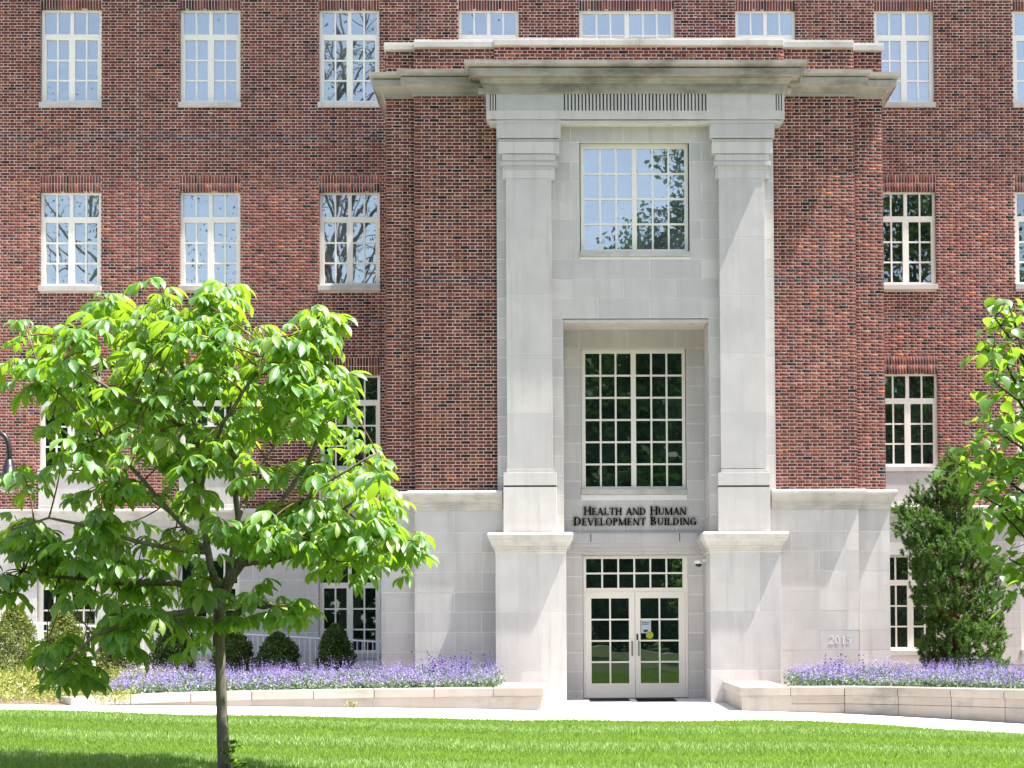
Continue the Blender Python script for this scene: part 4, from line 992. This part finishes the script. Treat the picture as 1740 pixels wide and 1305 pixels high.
def lindenleaf(rs, scale=1.0):
    a_, b_ = blade(.05*scale, .004, (0, 0, 0), 0, .2, .6, [(0, 1), (1, 1)], 0, 2); L = .125*scale
    c_, d_ = blade(L, L*.92, a_[-2], rs.normal(0, .2), rs.uniform(.4, .7), rs.uniform(.8, 1.3), HEART, .15, 6)
    return np.concatenate([a_, c_]), np.concatenate([b_, d_+len(a_)])
def leafy(parent, tips, variants, mat, per, nobj, rs, smin=.8, smax=1.15, spread=.05, camera_first=True, eltilt=(-.1, .35)):
    meshes = [npmesh('leaf', v, f, [mat], smooth=True) for v, f in variants]
    pl = []
    for c, outv in tips:
        k_ = rs.integers(per[0], per[1]+1); a0 = rs.uniform(0, 6.28)
        for i in range(k_):
            az = a0+6.28*i/k_+rs.normal(0, .25); p = np.array(c)+rs.normal(0, spread, 3)-np.array([0, 0, .03*i])
            pl.append((p, az, rs.uniform(*eltilt), rs.normal(0, .25), rs.uniform(smin, smax), rs.integers(0, len(variants))))
    order = sorted(range(len(pl)), key=lambda i: pl[i][0][1]); first = set(order[:nobj])
    V, F = [], []; off = 0; rl = root_loc(parent)
    for i, (p, az, el, ro, s_, vi) in enumerate(pl):
        R3 = rot_matrix(az, el, ro)
        if i in first:
            o = bpy.data.objects.new('leaf', meshes[vi]); COL.objects.link(o); o.parent = parent
            m4 = Matrix([[*(R3[r]*s_), 0] for r in range(3)] + [[0, 0, 0, 1]]); m4.translation = Vector(p)-rl; o.matrix_local = m4
        else:
            v, f = variants[vi]; V.append(v @ (R3.T*s_)+p); F.append(f+off); off += len(v)
    if V:
        o = obj('crown', npmesh('crown', np.concatenate(V), np.concatenate(F), [mat], smooth=True), parent); o['kind'] = 'stuff'
    return pl
def curve(a, b, n=6, sag=0.0, wob=.04, rs=rng):
    a, b = np.array(a, float), np.array(b, float); d = np.linalg.norm(b-a); P = []
    w1 = rs.normal(0, wob*d, 3)
    for i in range(n+1):
        t = i/n; P.append(a+(b-a)*t+w1*math.sin(math.pi*t)+np.array([0, 0, sag*d*math.sin(math.pi*t)]))
    return P
rs = np.random.default_rng(5)
TY = 14.5
def tw(px, py, dy=0.0): x, z = at(px, py, TY+dy); return np.array([x, TY+dy, z])
bx0 = tw(380, 1330)
tree = empty('buckeye_tree', (bx0[0], TY, zt(bx0[0]))); tag(tree, 'young buckeye tree with drooping bright green leaves on the lawn, left foreground', 'tree')
trunk = [np.array([bx0[0]+.02, TY, zt(bx0[0])-.05]), tw(380, 1290), tw(377, 1200), tw(374, 1110), tw(372, 1060), tw(374, 1015)]
mb = MB(); mb.tube(trunk, [.075, .06, .054, .050, .050, .055], 12); mb.build('trunk', M['bark'], tree, smooth=True)
fork = trunk[-1]
limbs = [[(374, 1018, 0), (352, 940, -.05), (340, 830, -.1), (335, 740, -.1), (318, 640, -.1), (285, 560, 0), (278, 505, 0)],
         [(374, 1018, 0), (392, 960, .05), (405, 880, .2), (398, 780, .25), (392, 660, .2), (380, 560, .1), (378, 500, .1)],
         [(374, 1018, 0), (410, 960, -.1), (460, 880, -.3), (520, 790, -.3), (560, 700, -.3), (540, 590, -.2)],
         [(392, 960, .05), (450, 920, .3), (530, 890, .5), (610, 850, .4), (670, 830, .3)],
         [(410, 960, -.1), (480, 950, -.5), (570, 930, -.7), (650, 910, -.6), (710, 920, -.6)],
         [(352, 940, -.05), (290, 870, -.3), (220, 790, -.4), (150, 720, -.4), (70, 640, -.3), (50, 570, -.3)],
         [(340, 830, -.1), (270, 720, .3), (200, 620, .4), (190, 520, .3)],
         [(352, 940, -.05), (270, 930, -.6), (170, 900, -.9), (80, 880, -.9), (20, 900, -.9)],
         [(374, 1030, 0), (300, 990, .2), (200, 990, .4), (100, 980, .3), (40, 970, .2)],
         [(374, 1030, 0), (320, 1040, -.5), (230, 1050, -.8), (160, 1080, -.9), (120, 1120, -.9)],
         [(374, 1060, 0), (420, 1030, -.3), (460, 1030, -.4), (490, 1040, -.4)],
         [(398, 780, .25), (450, 700, .5), (490, 640, .6), (530, 600, .6)],
         [(460, 880, -.3), (520, 850, -.8), (570, 810, -1.), (640, 770, -.9)],
         [(335, 740, -.1), (250, 690, -.9), (170, 650, -1.1), (110, 610, -1.)],
         [(340, 830, -.1), (380, 720, -.9), (430, 640, -1.), (450, 590, -.9)],
         [(352, 940, -.05), (300, 880, .9), (230, 830, 1.2), (150, 800, 1.2)],
         [(405, 880, .2), (440, 800, 1.), (480, 740, 1.2)]]
lp = []
for lm_ in limbs:
    K = [tw(a, b, d) for a, b, d in lm_]; P = []
    for a, b in zip(K, K[1:]):
        for i in range(3): P.append(a+(b-a)*i/3+rs.normal(0, .008, 3))
    P.append(K[-1]); r0 = .036 if lm_[0][1] > 1000 else .022
    mb = MB(); mb.tube(P, [r0*(1-.85*i/len(P))+.003 for i in range(len(P))], 8); mb.build('branch', M['bark'], tree, smooth=True)
    for i, p in enumerate(P): lp.append((p, i/len(P)))
LP = np.array([p for p, _ in lp])
lobes = [(385, 545, 62, 50, 7), (275, 560, 85, 55, 9), (170, 590, 85, 60, 9), (70, 590, 50, 50, 6), (190, 502, 22, 12, 2), (278, 500, 20, 12, 2), (380, 492, 26, 14, 4), (345, 515, 30, 15, 3), (542, 542, 16, 14, 3), (42, 562, 20, 12, 2), (515, 575, 40, 35, 4),
         (440, 610, 75, 60, 9), (520, 650, 55, 60, 6), (230, 660, 120, 60, 13), (95, 660, 55, 45, 5), (330, 660, 100, 60, 10), (480, 710, 80, 45, 7), (575, 700, 38, 35, 4), (640, 755, 26, 14, 2), (540, 790, 70, 35, 5), (625, 815, 42, 22, 4),
         (390, 750, 85, 55, 8), (230, 750, 100, 50, 8), (110, 745, 60, 40, 4), (590, 870, 90, 35, 8), (690, 915, 38, 40, 5), (650, 940, 50, 30, 4), (560, 940, 60, 35, 4), (480, 890, 70, 45, 7), (390, 850, 80, 50, 6), (150, 820, 80, 35, 4), (60, 790, 40, 22, 2),
         (250, 900, 80, 50, 6), (130, 900, 90, 45, 7), (45, 905, 50, 40, 4), (330, 950, 80, 40, 6), (210, 975, 90, 40, 7), (90, 985, 75, 40, 6), (25, 985, 30, 35, 3), (170, 1055, 70, 40, 5), (110, 1110, 45, 40, 5), (290, 1030, 60, 35, 4), (345, 1070, 28, 22, 2),
         (430, 1025, 55, 30, 4), (485, 1040, 24, 22, 2), (225, 1075, 32, 22, 2), (130, 1140, 22, 22, 2)]
tips = []; TW = MB()
for cx0, cy0, rx, ry, n in lobes:
    for i in range(int(n*1.22+.5)):
        r = math.sqrt(rs.uniform(0, 1)); a = rs.uniform(0, 6.28); px, py = cx0+rx*r*math.cos(a), cy0+ry*r*math.sin(a)+1
        lim = 1.45*math.sqrt(max(.08, 1-((px-350)/400)**2-((py-830)/400)**2)); p = tw(px, py, rs.uniform(-lim, lim))
        k_ = np.argmin(np.linalg.norm((LP-p)*np.array([1, 1, 1.2])+np.array([0, 0, .1]), axis=1)); q = LP[k_]
        P = curve(q, p, 5, .06, .05, rs); TW.tube(P, [.009, .008, .007, .006, .005, .004], 5, cap=False); tips.append((p, p-q))
        if rs.uniform() < .55: m_ = P[3]; tips.append((m_, m_-q))
t_ = TW.build('twigs', M['bark_red'], tree, smooth=True); t_['kind'] = 'stuff'
leafy(tree, tips, [compound(rs, rs.uniform(.85, 1.1)) for _ in range(10)], M['buckeye'], (4, 5), 300, rs, .55, 1.08)
# sprouts at the foot of the trunk
mb = MB(); st = []
for a, b, d in ((388, 1275, -.1), (400, 1268, -.05), (395, 1290, -.15), (410, 1296, -.1), (425, 1300, -.05), (392, 1258, -.05)):
    p = tw(a, b, d); mb.tube(curve(tw(384, 1312, 0), p, 4, 0, .05, rs), .004, 5, cap=False); st.append((p, p))
mb.build('sprout_stem', M['bark_red'], tree)
vs = [lindenleaf(rs, .8) for _ in range(3)]; V, F, off = [], [], 0
for p, _ in st:
    for i in range(6): v, f = vs[i % 3]; R3 = rot_matrix(rs.uniform(0, 6.28), .3, 0); V.append(v @ R3.T*.7+p); F.append(f+off); off += len(v)
obj('sprout', npmesh('sprout', np.concatenate(V), np.concatenate(F), [M['linden']], smooth=True), tree)['kind'] = 'stuff'

# linden at the right edge
rs = np.random.default_rng(21)
RY_ = 12.5
def rw(px, py, dy=0.0): x, z = at(px, py, RY_+dy); return np.array([x, RY_+dy, z])
bx0 = rw(1835, 1100); rt = empty('linden_tree', (bx0[0], RY_, zt(bx0[0]))); tag(rt, 'young linden tree with round shiny leaves reaching in from the right edge', 'tree')
mb = MB(); mb.tube([(bx0[0], RY_, zt(bx0[0])-.05), tuple(rw(1832, 1200)), tuple(rw(1815, 900)), tuple(rw(1770, 700)), tuple(rw(1715, 520))], [.07, .055, .045, .028, .008], 10); mb.build('trunk', M['bark_dark'], rt, smooth=True)
rl_ = [[(1815, 920, 0), (1760, 850, .1), (1700, 810, .1), (1630, 790, 0)], [(1820, 980, 0), (1760, 900, -.2), (1700, 860, -.3), (1650, 830, -.3)], [(1800, 830, 0), (1750, 700, .2), (1710, 620, .2), (1670, 590, .2)],
       [(1825, 1050, 0), (1780, 960, -.1), (1730, 900, -.1), (1700, 870, 0)], [(1790, 770, 0), (1730, 680, -.3), (1690, 650, -.3)], [(1828, 1100, 0), (1780, 1000, -.2), (1735, 960, -.2), (1715, 950, -.2)], [(1760, 660, 0), (1720, 580, 0), (1690, 540, .1)], [(1800, 850, 0), (1750, 770, -.4), (1690, 730, -.4)]]
lp = []
for lm_ in rl_:
    K = [rw(*q) for q in lm_]; P = []
    for a, b in zip(K, K[1:]):
        for i in range(3): P.append(a+(b-a)*i/3)
    P.append(K[-1]); mb = MB(); mb.tube(P, [.014*(1-.8*i/len(P))+.002 for i in range(len(P))], 7); mb.build('branch', M['bark_dark'], rt, smooth=True); lp += P
LP = np.array(lp); tips = []; TW = MB()
for cx0, cy0, rx, ry, n in [(1705, 530, 32, 22, 6), (1735, 560, 26, 26, 5), (1690, 590, 35, 30, 6), (1730, 640, 35, 40, 8), (1680, 650, 30, 22, 3), (1720, 710, 40, 35, 8), (1670, 725, 22, 25, 4), (1700, 780, 45, 30, 8), (1640, 800, 35, 22, 6), (1690, 840, 50, 30, 9), (1740, 800, 30, 40, 6),
                            (1735, 880, 30, 35, 7), (1690, 885, 28, 22, 4), (1725, 950, 26, 26, 5), (1735, 1000, 18, 22, 3), (1800, 700, 50, 110, 26), (1800, 950, 50, 120, 26), (1880, 800, 60, 260, 50), (1850, 550, 60, 60, 14)]:
    for i in range(n):
        a = rs.uniform(0, 6.28); r = math.sqrt(rs.uniform()); p = rw(cx0+rx*r*math.cos(a), cy0-8+ry*r*math.sin(a), rs.uniform(-.5, .5))
        q = LP[np.argmin(np.linalg.norm(LP-p, axis=1))]; TW.tube(curve(q, p, 4, .03, .06, rs), .003, 4, cap=False); tips.append((p, p-q))
t_ = TW.build('twigs', M['bark_dark'], rt); t_['kind'] = 'stuff'
leafy(rt, tips, [lindenleaf(rs, rs.uniform(.8, 1.15)) for _ in range(8)], M['linden'], (4, 5), 300, rs, .75, 1.15, .05, eltilt=(-.4, .4))

# evergreen beside the right end of the bay
rs = np.random.default_rng(31)
EY = 31.3
def ew(px, py, dy=0.0): x, z = at(px, py, EY+dy); return np.array([x, EY+dy, z])
b0 = ew(1625, 1165); ev = empty('evergreen_tree', (b0[0], EY, .36)); tag(ev, 'shaggy dark green conical evergreen tree beside the right corner of the stone base', 'tree')
mb = MB(); mb.tube([(b0[0], EY, .3), tuple(ew(1622, 1000)), tuple(ew(1612, 820))], [.07, .05, .012], 8); mb.build('trunk', M['bark_red'], ev, smooth=True)
Vc = []; Vs = MB()
cl = []
for y, l, r in ((800, 1600, 1622), (830, 1582, 1640), (860, 1560, 1650), (885, 1530, 1655), (915, 1535, 1665), (950, 1552, 1690), (985, 1560, 1705), (1020, 1556, 1700), (1060, 1572, 1690), (1095, 1566, 1704), (1125, 1570, 1706), (1145, 1600, 1700)):
    n = max(4, int((r-l)/6.5))
    for i in range(n):
        px = l+(r-l)*(i+rs.uniform(0, 1))/n; hw = (r-l)/2/81; off_ = abs(px-(l+r)/2)/((r-l)/2); dd = rs.uniform(-1, 1)*hw*math.sqrt(max(.05, 1-off_**2)); cl.append((ew(px+rs.normal(0, 5), y+rs.uniform(-18, 14), dd), 1))
C0 = np.array([b0[0], EY, 0])
for c, _ in cl:
    ax = C0.copy(); ax[2] = max(.5, c[2]-.35); out = c-ax; out /= np.linalg.norm(out)+1e-6; tipd = out*.6+np.array([0, 0, .7]); tipd /= np.linalg.norm(tipd)
    Vs.tube([tuple(ax+(c-ax)*.1), tuple(ax+(c-ax)*.6), tuple(c)], [.012, .008, .004], 4, cap=False)
    for sidx in range(9):   # each clump holds several sprays of needles
        sd = tipd+rs.normal(0, .45, 3); sd /= np.linalg.norm(sd); L = rs.uniform(.16, .32); base = c+rs.normal(0, .11, 3)-sd*L*.4
        m_ = 60; t = rs.uniform(0, 1, m_); pc = base+sd*(t*L)[:, None]; nd = rs.normal(0, 1, (m_, 3)); nd -= sd*(nd@sd)[:, None]; nd /= np.linalg.norm(nd, axis=1)[:, None]; nd = nd*.8+sd*.8
        ln = .055+.04*(1-t); e = np.cross(nd, rs.normal(0, 1, (m_, 3))); e /= np.linalg.norm(e, axis=1)[:, None]
        v = np.stack([pc-e*.010, pc+e*.010, pc+nd*ln[:, None]], 1); Vc.append(v.reshape(-1, 3))
Vc = np.concatenate(Vc); o = obj('crown', npmesh('crown', Vc, np.arange(len(Vc)).reshape(-1, 3), [M['evergreen']]), ev); o['kind'] = 'stuff'
Vs.build('branches', M['bark_red'], ev)['kind'] = 'stuff'

# conical shrubs in the bed along the left wall
def shrub_mesh(seed, h, r, mat, n=11000, leaf=.062):
    s2 = np.random.default_rng(seed); u = s2.uniform(0, 1, n); zz = u*h; prof = np.interp(u, [0, .12, .35, .7, .92, 1], [.80, .98, 1, .78, .42, .12])*r*1.12
    a = s2.uniform(0, 6.28, n); lump = 1+.14*np.sin(a*3+zz*9+seed)+.09*np.sin(a*7-zz*15); rad = prof*lump*np.sqrt(s2.uniform(.3, 1.08, n))
    c = np.stack([rad*np.cos(a), rad*np.sin(a), zz+.03*np.sin(a*5)], 1); v, f = tri_cloud(c, leaf, s2, .5, .5); return npmesh('foliage', v, f, [mat])
SY = 32.2
shr = [(25, 1032, 68, 'boxwood_lit', 'large sunlit conical shrub at the far left edge'), (108, 1042, 64, 'boxwood_lit', 'sunlit conical shrub partly behind the drooping lowest leaves of the tree'), (200, 1048, 60, 'boxwood_lit', 'half sunlit conical shrub, third from the left edge'),
       (293, 1062, 62, 'yew_shaded', 'dark conical shrub just left of the buckeye trunk'), (396, 1072, 60, 'yew_shaded', 'dark conical shrub just right of the buckeye trunk'), (472, 1078, 66, 'yew_shaded', 'low wide dark shrub between the buckeye trunk and the last ground floor window'), (570, 1064, 54, 'yew_shaded', 'narrow dark conical shrub in front of the ground floor window nearest the entrance')]
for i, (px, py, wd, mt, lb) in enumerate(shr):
    xx, zz = at(px, py, SY); h = zz-.36; r = wd/2/79.2
    root = empty('conical_shrub', (xx, SY, .36)); tag(root, lb, 'shrub', 'conical shrubs along the ramp')
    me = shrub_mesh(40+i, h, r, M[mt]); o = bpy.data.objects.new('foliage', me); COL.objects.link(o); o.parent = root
    mb = MB(); mb.tube([(0, 0, -.05), (0, 0, h*.8)], [.03, .008], 6); o2 = bpy.data.objects.new('stem', mb.mesh('stem', M['bark_dark'])); COL.objects.link(o2); o2.parent = root
# small yellow weed against the planter foot
xw, yw, zw = ground_at(597, 1204); c = np.array([xw, yw+.02, zw])+rng.normal(0, 1, (60, 3))*np.array([.05, .02, .0]); c[:, 2] += rng.uniform(0, .12, 60)
v, f = tri_cloud(c, .05, rng, .5, .5); tag(obj('weed', npmesh('weed', v, f, [M['gold']])), 'small yellow green weed growing at the foot of the left planter wall', 'weed')

# ------------------------------------------------------------------ tall trees across the lawn, seen mirrored in the windows
def big_tree(name, label, x, y, h, crown_r, crown_lo, nleaf, seed, leaf=.32, clump=60, group='tall trees across the lawn', bare=0.0):
    s2 = np.random.default_rng(seed); root = empty(name, (x, y, zt(x))); tag(root, label, 'tree', group)
    mb = MB(); z0 = zt(x); tr = h*(.011 if bare else .016)
    T = [np.array([x, y, z0-.1]), np.array([x+s2.normal(0, .3), y, z0+h*.25]), np.array([x+s2.normal(0, .6), y, z0+h*.5]), np.array([x+s2.normal(0, .8), y, z0+h*.75]), np.array([x+s2.normal(0, .8), y, z0+h*.97])]
    mb.tube(T, [tr*1.2, tr, tr*.7, tr*.4, .03], 9); mb.build('trunk', M['bark_dark'], root, smooth=True)
    mb = MB(); cs = []
    for i in range(clump):
        u = s2.uniform(0, 1); zz = z0+h*(crown_lo+(1-crown_lo)*u); rr = crown_r*math.sin(math.pi*(.12+.82*u))**.7*math.sqrt(s2.uniform(.1, 1)); a = s2.uniform(0, 6.28)
        c = np.array([x+rr*math.cos(a), y+rr*math.sin(a), zz]); tb = max(.22*h, zz-z0-rr*1.0-1.0); base = np.array([np.interp(tb, [0, h], [x, T[-1][0]]), y, z0+tb]); P = curve(base, c, 6, .06, .08, s2)
        mb.tube(P, [q_*(.5 if bare else 1) for q_ in (.11*h/20, .09*h/20, .07*h/20, .05*h/20, .035*h/20, .025, .015)], 5, cap=False); cs.append(c)
        for _ in range(3 if bare else 1):
            e = P[3+s2.integers(0, 3)]+s2.normal(0, 1, 3)*np.array([1, 1, .8])*crown_r*.22; mb.tube(curve(P[3], e, 4, .0, .12, s2), [.035, .03, .02, .014, .008], 4, cap=False); cs.append(e)
    mb.build('branches', M['bark_dark'], root)['kind'] = 'stuff'
    cs = np.array(cs); idx = s2.integers(0, len(cs), nleaf); c = cs[idx]+s2.normal(0, 1, (nleaf, 3))*np.array([1, 1, .7])*crown_r*(.15 if not bare else .2)
    v, f = tri_cloud(c, leaf, s2, .6, 0); o = obj('crown', npmesh('crown', v, f, [M['far_leaf']]), root); o['kind'] = 'stuff'
big_tree('elm_tree', 'tall thinly leaved elm mirrored in the windows left of the portico', -10.5, -2, 32, 6.5, .42, 5000, 3, .14, 46, bare=1)
big_tree('elm_tree', 'second thinly leaved elm mirrored in the leftmost columns of windows', -24, -6, 27, 5.5, .42, 3500, 4, .14, 30, bare=1)
big_tree('oak_tree', 'leafy tree mirrored in the right half of the big window above the niche', 7.4, -9, 26.0, 4.3, .60, 17000, 5, .28, 55)
big_tree('oak_tree', 'leafy tree mirrored in the windows at the right', 16.5, -3, 23, 6.0, .35, 16000, 6, .3, 50)
for i, (x, y, h) in enumerate(((-52, -52, 21), (-38, -55, 24), (-26, -51, 21), (-14, -54, 25), (-3, -52, 23), (8, -55, 23), (19, -51, 22), (31, -54, 24), (44, -52, 22))):
    big_tree('maple_tree', 'dense tree of the belt beyond the lawn, mirrored in the lower windows', x, y, h, 8.5, .10, 9000, 60+i, .85, 40, group='belt of trees across the lawn')
n = 60000; c = np.stack([rng.uniform(-130, 130, n), rng.uniform(-95, -72, n), rng.uniform(0, 1, n)**.8], 1); c[:, 2] *= 24+3*np.sin(c[:, 0]*.21)+2*np.sin(c[:, 0]*.53)
v, f = tri_cloud(c, 1.6, rng, .7, 0); tag(obj('woods', npmesh('woods', v, f, [M['far_leaf']])), 'dark woods behind the belt of trees, mirrored in the door panes', 'woods', kind='stuff')
print('objects', len(bpy.data.objects))
